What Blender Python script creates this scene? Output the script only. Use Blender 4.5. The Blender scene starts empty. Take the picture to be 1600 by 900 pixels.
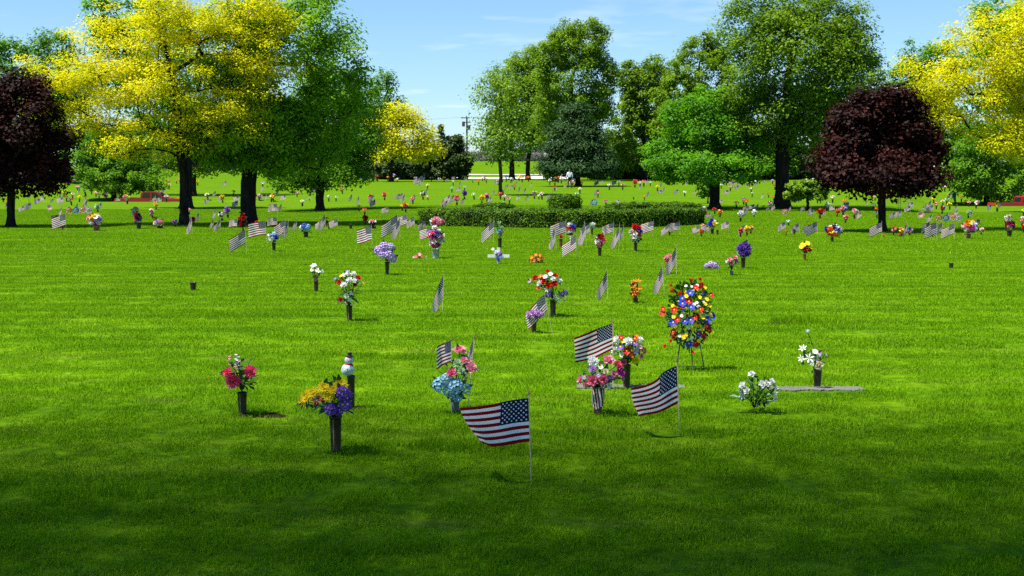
import bpy, math, random
import numpy as np
from mathutils import Vector, Matrix, Quaternion

random.seed(7)
RNG = np.random.default_rng(11)
SC = bpy.context.scene
COLL = SC.collection
R = math.radians

# ------------------------------------------------------------------ camera
F_PX = 2000.0          # focal length in photograph pixels (1600 wide)
HOR = 277.0            # row of the eye-level horizon
EYE = 1.8
PITCH = math.atan((450 - HOR) / F_PX)
cam = bpy.data.cameras.new('camera')
cam.lens = 45.0
cam.sensor_width = 36.0
cam.clip_start = 0.1
cam.clip_end = 3000
cam_o = bpy.data.objects.new('camera', cam)
COLL.objects.link(cam_o)
cam_o.location = (0, 0, EYE)
cam_o.rotation_euler = (math.pi / 2 - PITCH, 0, 0)
SC.camera = cam_o

# ------------------------------------------------------------------ light
SUN_EL = 65.0
SUN_BACK = -24.0          # degrees by which the sun stands beyond the left side
sx = -math.cos(R(SUN_EL)) * math.cos(R(SUN_BACK))
sy = math.cos(R(SUN_EL)) * math.sin(R(SUN_BACK))
sz = math.sin(R(SUN_EL))
SUN_DIR = Vector((sx, sy, sz))
sun = bpy.data.lights.new('sun', 'SUN')
sun.energy = 5.0
sun.angle = R(0.53)
sun.color = (1.0, 0.955, 0.87)
sun_o = bpy.data.objects.new('sun', sun)
COLL.objects.link(sun_o)
sun_o.rotation_euler = SUN_DIR.to_track_quat('Z', 'Y').to_euler()
sun_o.location = (-30, 5, 60)

world = bpy.data.worlds.new('World')
SC.world = world
world.use_nodes = True
wn, wl = world.node_tree.nodes, world.node_tree.links
wn.clear()
wo = wn.new('ShaderNodeOutputWorld')
bg = wn.new('ShaderNodeBackground')
bg.inputs['Strength'].default_value = 0.069
sky = wn.new('ShaderNodeTexSky')
sky.sky_type = 'NISHITA'
sky.sun_disc = False
sky.sun_elevation = R(SUN_EL)
# the sky's sun azimuth is measured clockwise from +Y
sky.sun_rotation = math.atan2(sx, sy)
sky.altitude = 200
sky.air_density = 1.0
sky.dust_density = 0.25
sky.ozone_density = 3.5
# thin clouds: noise over a plane of sky, the same everywhere
tc = wn.new('ShaderNodeTexCoord')
sep = wn.new('ShaderNodeSeparateXYZ')
wl.new(tc.outputs['Generated'], sep.inputs[0])
zc = wn.new('ShaderNodeMath'); zc.operation = 'MAXIMUM'; zc.inputs[1].default_value = 0.03
wl.new(sep.outputs[2], zc.inputs[0])
dv = wn.new('ShaderNodeVectorMath'); dv.operation = 'DIVIDE'
cb = wn.new('ShaderNodeCombineXYZ')
for k in range(3):
    wl.new(zc.outputs[0], cb.inputs[k])
wl.new(tc.outputs['Generated'], dv.inputs[0])
wl.new(cb.outputs[0], dv.inputs[1])
mp = wn.new('ShaderNodeMapping')
mp.inputs['Scale'].default_value = (0.42, 0.30, 0.0)
mp.inputs['Location'].default_value = (3.1, 1.7, 0)
wl.new(dv.outputs[0], mp.inputs[0])
ns = wn.new('ShaderNodeTexNoise')
ns.inputs['Scale'].default_value = 1.0
ns.inputs['Detail'].default_value = 6
ns.inputs['Roughness'].default_value = 0.55
wl.new(mp.outputs[0], ns.inputs['Vector'])
rp = wn.new('ShaderNodeValToRGB')
rp.color_ramp.elements[0].position = 0.60
rp.color_ramp.elements[0].color = (0, 0, 0, 1)
rp.color_ramp.elements[1].position = 0.85
rp.color_ramp.elements[1].color = (0.75, 0.75, 0.75, 1)
wl.new(ns.outputs['Fac'], rp.inputs[0])
mx = wn.new('ShaderNodeMix'); mx.data_type = 'RGBA'
wl.new(rp.outputs[0], mx.inputs['Factor'])
tint = wn.new('ShaderNodeMix'); tint.data_type = 'RGBA'; tint.blend_type = 'MULTIPLY'; tint.inputs['Factor'].default_value = 1.0
tint.inputs['B'].default_value = (0.80, 0.97, 1.12, 1)
wl.new(sky.outputs[0], tint.inputs['A'])
wl.new(tint.outputs['Result'], mx.inputs['A'])
mx.inputs['B'].default_value = (8.2, 8.6, 9.2, 1)
wl.new(mx.outputs['Result'], bg.inputs['Color'])
wl.new(bg.outputs[0], wo.inputs[0])

SC.view_settings.view_transform = 'Standard'
SC.view_settings.look = 'None'
SC.view_settings.exposure = 1.15
SC.view_settings.gamma = 1.0
SC.cycles.max_bounces = 6
SC.cycles.diffuse_bounces = 4
SC.cycles.transmission_bounces = 4
SC.cycles.use_denoising = False
SC.cycles.sample_clamp_indirect = 4.0


# ------------------------------------------------------------------ places
def sst(a, b, t):
    t = np.clip((np.asarray(t, float) - a) / (b - a), 0, 1)
    return t * t * (3 - 2 * t)


def ground(x, y):
    """Height of the lawn: level near the camera, rising behind, with a sunken lane at both sides."""
    x = np.asarray(x, float); y = np.asarray(y, float)
    u = 800 + F_PX * x / np.maximum(y, 12.0)            # bearing, in photograph pixels
    left = 1 - sst(430, 640, u)
    right = sst(1340, 1480, u)
    side = left + right
    mid = 1 - side
    zc = 1.45 * sst(40, 170, y) + sst(165, 205, y) * 0.7 + sst(205, 238, y) * 2.6
    far_left = 1 - sst(60, 330, u)
    zs = (2.7 + 0.7 * far_left + 0.7 * sst(1440, 1560, u)) * sst(104, 182, y) - 0.32 * right * sst(52, 88, y) * (1 - sst(110, 150, y))
    cut = (sst(94.6, 97.2, y) - sst(104.0, 107.5, y)) * (1 - sst(400, 500, u) + sst(1400, 1470, u))
    z = zc * mid + zs * side - 1.12 * cut
    z = z + 0.018 * np.sin(x * 0.9 + 1.3) * np.sin(y * 0.7) * sst(14, 30, y)
    return z


def gz(x, y):
    return float(ground(x, y))


cP, sP = math.cos(PITCH), math.sin(PITCH)


def ray(px, py):
    a = (px - 800) / F_PX; b = (450 - py) / F_PX
    d = Vector((a, cP + b * sP, -sP + b * cP))
    return d / d.y


def W(px, py, Y):
    """The point at depth Y behind a photograph pixel."""
    d = ray(px, py)
    return Vector((d.x * Y, Y, EYE + d.z * Y))


YS = np.concatenate([np.arange(4, 60, 0.05), np.arange(60, 186, 0.25)])


def P(px, py, ymax=168.0):
    """The place on the lawn seen at a photograph pixel."""
    d = ray(px, py)
    g = ground(d.x * YS, YS)
    zr = EYE + d.z * YS
    hit = np.nonzero(zr <= g)[0]
    Y = min(float(YS[hit[0]]) if len(hit) else ymax, ymax)
    return Vector((d.x * Y, Y, gz(d.x * Y, Y)))


def mpp(Y):
    return Y / F_PX


# ------------------------------------------------------------------ materials
MATS = {}


def nmat(name):
    m = bpy.data.materials.new(name)
    m.use_nodes = True
    m.node_tree.nodes.clear()
    return m, m.node_tree.nodes, m.node_tree.links


def ramp(n, stops):
    r = n.new('ShaderNodeValToRGB')
    e = r.color_ramp.elements
    while len(e) > 1:
        e.remove(e[-1])
    e[0].position = stops[0][0]; e[0].color = (*stops[0][1], 1)
    for p, c in stops[1:]:
        q = e.new(p); q.color = (*c, 1)
    return r


def leaf_mat(name, dark, mid, light, rough=0.5, spec=0.3, trans=0.35, tcol=None, scale=0.7):
    """Leaves: colour varies from leaf to leaf and in soft drifts, thin enough for light to pass."""
    m, n, l = nmat(name)
    g = n.new('ShaderNodeNewGeometry')
    tx = n.new('ShaderNodeTexNoise'); tx.inputs['Scale'].default_value = scale; tx.inputs['Detail'].default_value = 2
    l.new(g.outputs['Position'], tx.inputs['Vector'])
    ad = n.new('ShaderNodeMath'); ad.operation = 'MULTIPLY_ADD'
    l.new(g.outputs['Random Per Island'], ad.inputs[0]); ad.inputs[1].default_value = 0.34
    mu = n.new('ShaderNodeMath'); mu.operation = 'MULTIPLY_ADD'; mu.inputs[1].default_value = 1.5; mu.inputs[2].default_value = -0.42
    l.new(tx.outputs['Fac'], mu.inputs[0]); l.new(mu.outputs[0], ad.inputs[2])
    r = ramp(n, [(0.0, dark), (0.5, mid), (1.0, light)])
    l.new(ad.outputs[0], r.inputs[0])
    b = n.new('ShaderNodeBsdfPrincipled')
    b.inputs['Roughness'].default_value = rough
    b.inputs['Specular IOR Level'].default_value = spec
    l.new(r.outputs[0], b.inputs['Base Color'])
    t = n.new('ShaderNodeBsdfTranslucent')
    hs = n.new('ShaderNodeMix'); hs.data_type = 'RGBA'; hs.blend_type = 'MULTIPLY'
    hs.inputs['Factor'].default_value = 1.0
    l.new(r.outputs[0], hs.inputs['A'])
    hs.inputs['B'].default_value = (*(tcol or (1.25, 1.2, 0.5)), 1)
    l.new(hs.outputs['Result'], t.inputs['Color'])
    mix = n.new('ShaderNodeMixShader'); mix.inputs[0].default_value = trans
    l.new(b.outputs[0], mix.inputs[1]); l.new(t.outputs[0], mix.inputs[2])
    o = n.new('ShaderNodeOutputMaterial'); l.new(mix.outputs[0], o.inputs[0])
    MATS[name] = m
    return m


def solid(name, col, rough=0.6, spec=0.4, metal=0.0, var=0.25, scale=30.0, trans=0.0, bump=0.0):
    """A plain surface with a little mottling."""
    if name in MATS:
        return MATS[name]
    m, n, l = nmat(name)
    g = n.new('ShaderNodeNewGeometry')
    tx = n.new('ShaderNodeTexNoise'); tx.inputs['Scale'].default_value = scale; tx.inputs['Detail'].default_value = 4
    l.new(g.outputs['Position'], tx.inputs['Vector'])
    r = ramp(n, [(0.3, tuple(c * (1 - var) for c in col)), (0.7, tuple(min(1, c * (1 + var)) for c in col))])
    l.new(tx.outputs['Fac'], r.inputs[0])
    b = n.new('ShaderNodeBsdfPrincipled')
    b.inputs['Roughness'].default_value = rough
    b.inputs['Specular IOR Level'].default_value = spec
    b.inputs['Metallic'].default_value = metal
    l.new(r.outputs[0], b.inputs['Base Color'])
    if bump:
        bp = n.new('ShaderNodeBump'); bp.inputs['Strength'].default_value = bump
        l.new(tx.outputs['Fac'], bp.inputs['Height']); l.new(bp.outputs[0], b.inputs['Normal'])
    out = b.outputs[0]
    if trans:
        t = n.new('ShaderNodeBsdfTranslucent'); l.new(r.outputs[0], t.inputs['Color'])
        mix = n.new('ShaderNodeMixShader'); mix.inputs[0].default_value = trans
        l.new(b.outputs[0], mix.inputs[1]); l.new(t.outputs[0], mix.inputs[2]); out = mix.outputs[0]
    o = n.new('ShaderNodeOutputMaterial'); l.new(out, o.inputs[0])
    MATS[name] = m
    return m


def bark_mat(name, a, b_):
    m, n, l = nmat(name)
    tc = n.new('ShaderNodeNewGeometry')
    mp = n.new('ShaderNodeMapping'); mp.inputs['Scale'].default_value = (14, 14, 2.2)
    l.new(tc.outputs['Position'], mp.inputs[0])
    tx = n.new('ShaderNodeTexNoise'); tx.inputs['Scale'].default_value = 1.0; tx.inputs['Detail'].default_value = 6
    l.new(mp.outputs[0], tx.inputs['Vector'])
    r = ramp(n, [(0.35, a), (0.65, b_)])
    l.new(tx.outputs['Fac'], r.inputs[0])
    b = n.new('ShaderNodeBsdfPrincipled'); b.inputs['Roughness'].default_value = 0.95
    b.inputs['Specular IOR Level'].default_value = 0.1
    l.new(r.outputs[0], b.inputs['Base Color'])
    bp = n.new('ShaderNodeBump'); bp.inputs['Strength'].default_value = 0.9; bp.inputs['Distance'].default_value = 0.05
    l.new(tx.outputs['Fac'], bp.inputs['Height']); l.new(bp.outputs[0], b.inputs['Normal'])
    o = n.new('ShaderNodeOutputMaterial'); l.new(b.outputs[0], o.inputs[0])
    MATS[name] = m
    return m


leaf_mat('leaf_purple', (0.005, 0.0015, 0.0012), (0.018, 0.004, 0.0032), (0.075, 0.015, 0.010), rough=0.6, spec=0.12, trans=0.18, tcol=(1.4, 0.4, 0.4))
leaf_mat('leaf_yellow', (0.30, 0.37, 0.003), (0.55, 0.555, 0.004), (0.77, 0.68, 0.006), trans=0.52, spec=0.1, tcol=(1.15, 1.1, 0.5))
leaf_mat('leaf_maple', (0.06, 0.16, 0.004), (0.16, 0.34, 0.007), (0.31, 0.49, 0.016), trans=0.5, spec=0.15)
leaf_mat('leaf_green', (0.035, 0.11, 0.006), (0.09, 0.225, 0.008), (0.19, 0.36, 0.014), trans=0.45, spec=0.12)
leaf_mat('leaf_bright', (0.03, 0.12, 0.004), (0.08, 0.25, 0.006), (0.17, 0.40, 0.012), trans=0.46, spec=0.15)
leaf_mat('leaf_olive', (0.05, 0.115, 0.006), (0.125, 0.235, 0.008), (0.235, 0.36, 0.016), trans=0.46, spec=0.15)
leaf_mat('leaf_lime', (0.055, 0.13, 0.006), (0.14, 0.26, 0.010), (0.26, 0.39, 0.025), trans=0.45)
leaf_mat('leaf_dark', (0.012, 0.04, 0.008), (0.030, 0.085, 0.012), (0.075, 0.16, 0.02), trans=0.25)
leaf_mat('leaf_pine', (0.010, 0.034, 0.009), (0.028, 0.070, 0.018), (0.065, 0.13, 0.032), trans=0.15, spec=0.1, tcol=(1, 1.1, 0.8))
leaf_mat('leaf_yew', (0.012, 0.03, 0.008), (0.035, 0.065, 0.014), (0.085, 0.115, 0.025), trans=0.15, spec=0.1)
leaf_mat('leaf_hedge', (0.010, 0.03, 0.002), (0.042, 0.11, 0.003), (0.17, 0.28, 0.004), trans=0.15, scale=3, spec=0.1)
bark_mat('bark_dark', (0.008, 0.007, 0.006), (0.030, 0.025, 0.022))
bark_mat('bark_grey', (0.020, 0.018, 0.016), (0.065, 0.058, 0.052))


# ------------------------------------------------------------------ mesh helper
class MB:
    """Collects faces and links them as one mesh object."""
    def __init__(self):
        self.v = []; self.f = []; self.m = []; self.uv = None

    def face(self, pts, mat=0):
        k = len(self.v)
        self.v.extend([tuple(p) for p in pts])
        self.f.append(tuple(range(k, k + len(pts)))); self.m.append(mat)

    def grid(self, rows, mat=0, closed=False):
        k = len(self.v); nr = len(rows); nc = len(rows[0])
        for r in rows:
            self.v.extend([tuple(p) for p in r])
        for i in range(nr - 1):
            for j in range(nc if closed else nc - 1):
                j2 = (j + 1) % nc
                self.f.append((k + i * nc + j, k + i * nc + j2, k + (i + 1) * nc + j2, k + (i + 1) * nc + j)); self.m.append(mat)

    def cap(self, ring, mat=0, flip=False):
        self.face(list(reversed(ring)) if flip else ring, mat)

    def tube(self, pts, rad, n=6, mat=0, caps=True):
        pts = [Vector(p) for p in pts]
        if not hasattr(rad, '__len__'):
            rad = [rad] * len(pts)
        rows = []
        up = None
        for i, p in enumerate(pts):
            d = (pts[min(i + 1, len(pts) - 1)] - pts[max(i - 1, 0)])
            d = d.normalized() if d.length > 1e-9 else Vector((0, 0, 1))
            if up is None:
                a = d.orthogonal().normalized()
            else:
                a = (up - d * up.dot(d)); a = a.normalized() if a.length > 1e-6 else d.orthogonal().normalized()
            up = a; b = d.cross(a)
            rows.append([p + (a * math.cos(t) + b * math.sin(t)) * rad[i] for t in [2 * math.pi * j / n for j in range(n)]])
        self.grid(rows, mat, True)
        if caps:
            self.cap(rows[-1], mat); self.cap(rows[0], mat, True)

    def lathe(self, prof, n=16, mat=0, off=(0, 0, 0), tilt=None):
        o = Vector(off); rows = []
        for r, z in prof:
            row = [Vector((r * math.cos(2 * math.pi * j / n), r * math.sin(2 * math.pi * j / n), z)) for j in range(n)]
            if tilt is not None:
                row = [tilt @ p for p in row]
            rows.append([p + o for p in row])
        self.grid(rows, mat, True)

    def box(self, lo, hi, mat=0):
        x0, y0, z0 = lo; x1, y1, z1 = hi
        p = [(x0, y0, z0), (x1, y0, z0), (x1, y1, z0), (x0, y1, z0), (x0, y0, z1), (x1, y0, z1), (x1, y1, z1), (x0, y1, z1)]
        for q in ((0, 3, 2, 1), (4, 5, 6, 7), (0, 1, 5, 4), (1, 2, 6, 5), (2, 3, 7, 6), (3, 0, 4, 7)):
            self.face([p[i] for i in q], mat)

    def petal(self, base, d, nrm, ln, wd, cup=0.15, mat=0, at=0.55):
        """A petal or leaf: folded along its middle."""
        base = Vector(base); d = Vector(d).normalized(); nrm = Vector(nrm)
        s = d.cross(nrm)
        s = s.normalized() if s.length > 1e-6 else d.orthogonal().normalized()
        nrm = s.cross(d)
        c = base + d * ln * at
        l_ = c + s * wd * 0.5 + nrm * cup * wd; r_ = c - s * wd * 0.5 + nrm * cup * wd
        t = base + d * ln + nrm * cup * ln * 0.25
        k = len(self.v)
        self.v.extend([tuple(base), tuple(l_), tuple(r_), tuple(c), tuple(t)])
        self.f.extend([(k, k + 3, k + 1), (k, k + 2, k + 3), (k + 3, k + 4, k + 1), (k + 2, k + 4, k + 3)])
        self.m.extend([mat] * 4)

    def mesh(self, name, mats, smooth=False):
        me = bpy.data.meshes.new(name)
        me.from_pydata(self.v, [], self.f)
        for m in mats:
            me.materials.append(m)
        me.polygons.foreach_set('material_index', self.m)
        if smooth:
            me.polygons.foreach_set('use_smooth', [True] * len(self.f))
        me.update()
        return me

    def build(self, name, mats, parent=None, smooth=False, loc=None):
        if not isinstance(mats, (list, tuple)):
            mats = [mats]
        return put(name, self.mesh(name, mats, smooth), parent, loc)


def put(name, me, parent=None, loc=None):
    o = bpy.data.objects.new(name, me)
    COLL.objects.link(o)
    if parent is not None:
        o.parent = parent
    if loc is not None:
        o.location = loc
    return o


def empty(name, loc, rz=0.0):
    o = bpy.data.objects.new(name, None)
    o.empty_display_size = 0.1
    COLL.objects.link(o)
    o.location = loc; o.rotation_euler = (0, 0, rz)
    return o


def tag(o, label=None, cat=None, group=None, kind=None):
    if label: o['label'] = label
    if cat: o['category'] = cat
    if group: o['group'] = group
    if kind: o['kind'] = kind
    return o


def np_mesh(name, verts, faces_n, k, mat, smooth=False):
    """Fast mesh from numpy: faces_n is (n,k) indices."""
    me = bpy.data.meshes.new(name)
    me.vertices.add(len(verts)); me.vertices.foreach_set('co', np.ascontiguousarray(verts, np.float32).ravel())
    nf = len(faces_n)
    me.loops.add(nf * k); me.loops.foreach_set('vertex_index', np.ascontiguousarray(faces_n, np.int32).ravel())
    me.polygons.add(nf); me.polygons.foreach_set('loop_start', np.arange(0, nf * k, k, dtype=np.int32))
    me.polygons.foreach_set('loop_total', np.full(nf, k, np.int32))
    if smooth:
        me.polygons.foreach_set('use_smooth', np.ones(nf, bool))
    me.materials.append(mat)
    me.update(calc_edges=True)
    return me


# ------------------------------------------------------------------ the lawn
def lawn_mat(name, blades):
    m, n, l = nmat(name)
    g = n.new('ShaderNodeNewGeometry')

    def noise(sc, vec_scale, detail=3):
        mp = n.new('ShaderNodeMapping'); mp.inputs['Scale'].default_value = vec_scale
        l.new(g.outputs['Position'], mp.inputs[0])
        t = n.new('ShaderNodeTexNoise'); t.inputs['Scale'].default_value = sc; t.inputs['Detail'].default_value = detail
        l.new(mp.outputs[0], t.inputs['Vector'])
        return t.outputs['Fac']

    def mixc(f, a, b):
        x = n.new('ShaderNodeMix'); x.data_type = 'RGBA'
        if hasattr(f, 'is_linked'): l.new(f, x.inputs['Factor'])
        else: x.inputs['Factor'].default_value = f
        for s, v in (('A', a), ('B', b)):
            if isinstance(v, tuple): x.inputs[s].default_value = (*v, 1)
            else: l.new(v, x.inputs[s])
        return x.outputs['Result']

    def rampf(f, a, b):
        r = n.new('ShaderNodeMapRange'); r.inputs['From Min'].default_value = a; r.inputs['From Max'].default_value = b
        l.new(f, r.inputs['Value'])
        return r.outputs[0]
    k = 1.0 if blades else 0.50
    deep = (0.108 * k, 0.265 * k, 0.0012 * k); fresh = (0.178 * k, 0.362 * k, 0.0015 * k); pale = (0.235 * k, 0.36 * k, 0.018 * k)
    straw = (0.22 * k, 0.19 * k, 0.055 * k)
    c = mixc(rampf(noise(0.9, (0.30, 1.3, 1)), 0.25, 0.75), deep, fresh)
    c = mixc(rampf(noise(1.7, (0.30, 1.4, 1), 6), 0.52, 0.95), c, pale)
    c = mixc(rampf(noise(1.1, (0.25, 1.2, 1), 5), 0.58, 0.85), c, deep)
    patch = n.new('ShaderNodeMath'); patch.operation = 'MULTIPLY'
    l.new(rampf(noise(1.6, (0.5, 1.5, 1), 6), 0.65, 0.80), patch.inputs[0]); patch.inputs[1].default_value = 0.6
    c = mixc(patch.outputs[0], c, straw)
    # faint passes of the mower
    wv = n.new('ShaderNodeTexWave'); wv.bands_direction = 'Y'; wv.inputs['Scale'].default_value = 0.42; wv.inputs['Distortion'].default_value = 2.2
    wv.inputs['Detail'].default_value = 2; wv.inputs['Detail Scale'].default_value = 0.4
    l.new(g.outputs['Position'], wv.inputs['Vector'])
    rw = ramp(n, [(0.0, (0.86, 0.89, 0.85)), (1.0, (1.12, 1.08, 1.1))]); l.new(wv.outputs['Fac'], rw.inputs[0])
    xw = n.new('ShaderNodeMix'); xw.data_type = 'RGBA'; xw.blend_type = 'MULTIPLY'; xw.inputs['Factor'].default_value = 1
    l.new(c, xw.inputs['A']); l.new(rw.outputs[0], xw.inputs['B']); c = xw.outputs['Result']
    if blades:
        r = ramp(n, [(0.0, (0.62, 0.66, 0.55)), (0.5, (1.02, 1.02, 1)), (0.93, (1.3, 1.22, 1.6)), (1.0, (2.4, 1.45, 6.0))])
        l.new(g.outputs['Random Per Island'], r.inputs[0])
        x = n.new('ShaderNodeMix'); x.data_type = 'RGBA'; x.blend_type = 'MULTIPLY'; x.inputs['Factor'].default_value = 1
        l.new(c, x.inputs['A']); l.new(r.outputs[0], x.inputs['B']); c = x.outputs['Result']
    else:
        r = ramp(n, [(0.3, (0.55, 0.6, 0.5)), (0.7, (1.35, 1.3, 1.3))])
        l.new(noise(9, (1, 1, 1), 6), r.inputs[0])
        x = n.new('ShaderNodeMix'); x.data_type = 'RGBA'; x.blend_type = 'MULTIPLY'; x.inputs['Factor'].default_value = 1
        l.new(c, x.inputs['A']); l.new(r.outputs[0], x.inputs['B']); c = x.outputs['Result']
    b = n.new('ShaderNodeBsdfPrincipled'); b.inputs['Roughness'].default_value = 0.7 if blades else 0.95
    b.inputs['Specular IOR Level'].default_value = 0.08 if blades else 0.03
    l.new(c, b.inputs['Base Color'])
    out = b.outputs[0]
    if blades:
        t = n.new('ShaderNodeBsdfTranslucent'); l.new(c, t.inputs['Color'])
        mix = n.new('ShaderNodeMixShader'); mix.inputs[0].default_value = 0.4
        l.new(b.outputs[0], mix.inputs[1]); l.new(t.outputs[0], mix.inputs[2]); out = mix.outputs[0]
    else:
        bp = n.new('ShaderNodeBump'); bp.inputs['Strength'].default_value = 0.6; bp.inputs['Distance'].default_value = 0.06
        l.new(noise(14, (1, 1, 1), 6), bp.inputs['Height']); l.new(bp.outputs[0], b.inputs['Normal'])
    o = n.new('ShaderNodeOutputMaterial'); l.new(out, o.inputs[0])
    return m


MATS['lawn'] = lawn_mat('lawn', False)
MATS['grass'] = lawn_mat('grass', True)

ys = np.concatenate([np.arange(-60, 4, 4.0), np.arange(4, 90, 1.0), np.arange(90, 110, 0.35), np.arange(110, 240, 1.25), np.arange(240, 400, 10), np.arange(400, 1500, 60)])
rs = np.concatenate([np.linspace(-2.2, -0.5, 20, endpoint=False), np.linspace(-0.5, 0.5, 130), np.linspace(0.5, 2.2, 21)[1:]])
YY, RR = np.meshgrid(ys, rs, indexing='ij')
XX = RR * np.maximum(24.0, 24.0 + YY)
ZZ = ground(XX, YY)
nv = np.arange(XX.size).reshape(XX.shape)
fq = np.stack([nv[:-1, :-1], nv[:-1, 1:], nv[1:, 1:], nv[1:, :-1]], -1).reshape(-1, 4)
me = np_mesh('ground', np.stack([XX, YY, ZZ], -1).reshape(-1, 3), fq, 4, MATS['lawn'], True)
tag(put('ground', me), kind='structure')


def strip(name, y0, y1, x0, x1, mat, lift=0.03, n=60, ny=5):
    """A road laid on the terrain between two depths."""
    rows = []
    for y in np.linspace(y0, y1, ny):
        rows.append([Vector((x, y, gz(x, y) + lift)) for x in np.linspace(x0, x1, n)])
    b = MB(); b.grid(rows)
    o = b.build(name, mat)
    tag(o, kind='structure')
    return o


solid('asphalt', (0.16, 0.155, 0.15), rough=0.9, spec=0.1, scale=4)
solid('concrete', (0.52, 0.50, 0.47), rough=0.9, spec=0.1, scale=1.5, var=0.1)
strip('lane', 97.6, 103.6, -75, -16.5, MATS['asphalt'], 0.02)
strip('lane', 97.6, 103.6, 31.5, 75, MATS['asphalt'], 0.02)
# the pale drive beyond the central lawn
b = MB(); rows = []
for t in np.linspace(0, 1, 50):
    px = 640 + 260 * t
    ya = 176 - 4 * t; yb = ya + 9 + 14 * max(0, (t - 0.55)) * 2
    row = []
    for y in np.linspace(ya, yb, 12):
        x = (px - 800) / F_PX * y
        row.append(Vector((x, y, gz(x, y) + 0.05)))
    rows.append(row)
b.grid(rows); tag(b.build('drive', MATS['concrete']), kind='structure')
b = MB(); rows = []
for px in np.linspace(640, 960, 50):
    row = []
    for y in np.linspace(205.5, 209, 6):
        x = (px - 800) / F_PX * y
        row.append(Vector((x, y, gz(x, y) + 0.05)))
    rows.append(row)
b.grid(rows); tag(b.build('road', MATS['concrete']), kind='structure')


# grass blades: tufts of real blades spread over the near and middle lawn
def tuft(name, size, nb, h, w, seed):
    r = np.random.default_rng(seed)
    c = r.uniform(-size / 2, size / 2, (nb, 2))
    hh = h * r.uniform(0.45, 1.15, nb) * (1 + 0.5 * (r.random(nb) > 0.96))
    az = r.uniform(0, 2 * np.pi, nb); lean = np.abs(r.normal(0.32, 0.24, nb))
    d = np.stack([np.cos(az), np.sin(az)], 1); s = np.stack([-np.sin(az + r.normal(0, .5, nb)), np.cos(az)], 1)
    ww = w * r.uniform(0.6, 1.3, nb)
    base = np.concatenate([c, np.full((nb, 1), -0.006)], 1)
    midp = base + np.concatenate([d * (hh * lean * 0.4)[:, None], (hh * 0.6)[:, None]], 1)
    tip = base + np.concatenate([d * (hh * lean * 1.25)[:, None], (hh * np.clip(1.0 - lean * 0.35, 0.35, 1))[:, None]], 1)
    s3 = np.concatenate([s, np.zeros((nb, 1))], 1) * ww[:, None] * 0.5
    v = np.stack([base - s3, base + s3, midp + s3 * 0.8, midp - s3 * 0.8, tip], 1).reshape(-1, 3)
    k = np.arange(nb)[:, None] * 5
    tri = np.concatenate([k + np.array([[0, 1, 2]]), k + np.array([[0, 2, 3]]), k + np.array([[3, 2, 4]])], 0)
    return np_mesh(name, v, tri, 3, MATS['grass'])


def tuft_field(name, label, tufts, pts, scale, seed):
    """One object: a point for every tuft, dressed with blades by geometry nodes."""
    r = np.random.default_rng(seed)
    me = bpy.data.meshes.new(name)
    me.vertices.add(len(pts)); me.vertices.foreach_set('co', np.ascontiguousarray(pts, np.float32).ravel())
    at = me.attributes.new('tuft_scale', 'FLOAT_VECTOR', 'POINT')
    at.data.foreach_set('vector', np.ascontiguousarray(scale, np.float32).ravel())
    at = me.attributes.new('tuft_turn', 'FLOAT', 'POINT')
    at.data.foreach_set('value', r.uniform(0, 6.283, len(pts)).astype(np.float32))
    o = put(name, me)
    ng = bpy.data.node_groups.new(name, 'GeometryNodeTree')
    ng.interface.new_socket('Geometry', in_out='INPUT', socket_type='NodeSocketGeometry')
    ng.interface.new_socket('Geometry', in_out='OUTPUT', socket_type='NodeSocketGeometry')
    n, l = ng.nodes, ng.links
    gi = n.new('NodeGroupInput'); go = n.new('NodeGroupOutput')
    jn = n.new('GeometryNodeJoinGeometry')
    ids = n.new('GeometryNodeInputIndex')
    sc = n.new('GeometryNodeInputNamedAttribute'); sc.data_type = 'FLOAT_VECTOR'; sc.inputs['Name'].default_value = 'tuft_scale'
    tu = n.new('GeometryNodeInputNamedAttribute'); tu.data_type = 'FLOAT'; tu.inputs['Name'].default_value = 'tuft_turn'
    cx = n.new('ShaderNodeCombineXYZ'); l.new(tu.outputs['Attribute'], cx.inputs[2])
    for i, t in enumerate(tufts):
        oi = n.new('GeometryNodeObjectInfo'); oi.inputs['Object'].default_value = t
        ip = n.new('GeometryNodeInstanceOnPoints')
        md = n.new('FunctionNodeCompare'); md.data_type = 'INT'; md.operation = 'EQUAL'
        mo = n.new('ShaderNodeMath'); mo.operation = 'MODULO'; mo.inputs[1].default_value = len(tufts)
        l.new(ids.outputs[0], mo.inputs[0]); l.new(mo.outputs[0], md.inputs['A']); md.inputs['B'].default_value = i
        for s in md.inputs:
            if s.type == 'INT' and s.name == 'B': s.default_value = i
        l.new(gi.outputs[0], ip.inputs['Points']); l.new(md.outputs[0], ip.inputs['Selection'])
        l.new(oi.outputs['Geometry'], ip.inputs['Instance'])
        l.new(cx.outputs[0], ip.inputs['Rotation']); l.new(sc.outputs['Attribute'], ip.inputs['Scale'])
        l.new(ip.outputs[0], jn.inputs[0])
    l.new(jn.outputs[0], go.inputs[0])
    md = o.modifiers.new('tufts', 'NODES'); md.node_group = ng
    tag(o, label, 'grass', kind='stuff')
    return o


def wob(x, y):
    return (np.sin(x * 1.3 + 2 * np.sin(y * 0.9)) + np.sin(y * 2.1 + 1.7 * np.sin(x * 0.6 + 1)) + np.sin(x * 0.47 - y * 3.3)) / 3


def field_points(y0, y1, dens, margin=1.0):
    out = []
    n = int(dens * 0.42 * (y1 * y1 - y0 * y0) * 1.05)
    y = np.sqrt(RNG.uniform(y0 * y0, y1 * y1, n))
    x = RNG.uniform(-1, 1, n) * (0.42 * y + margin)
    return np.stack([x, y, ground(x, y)], 1)


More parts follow.
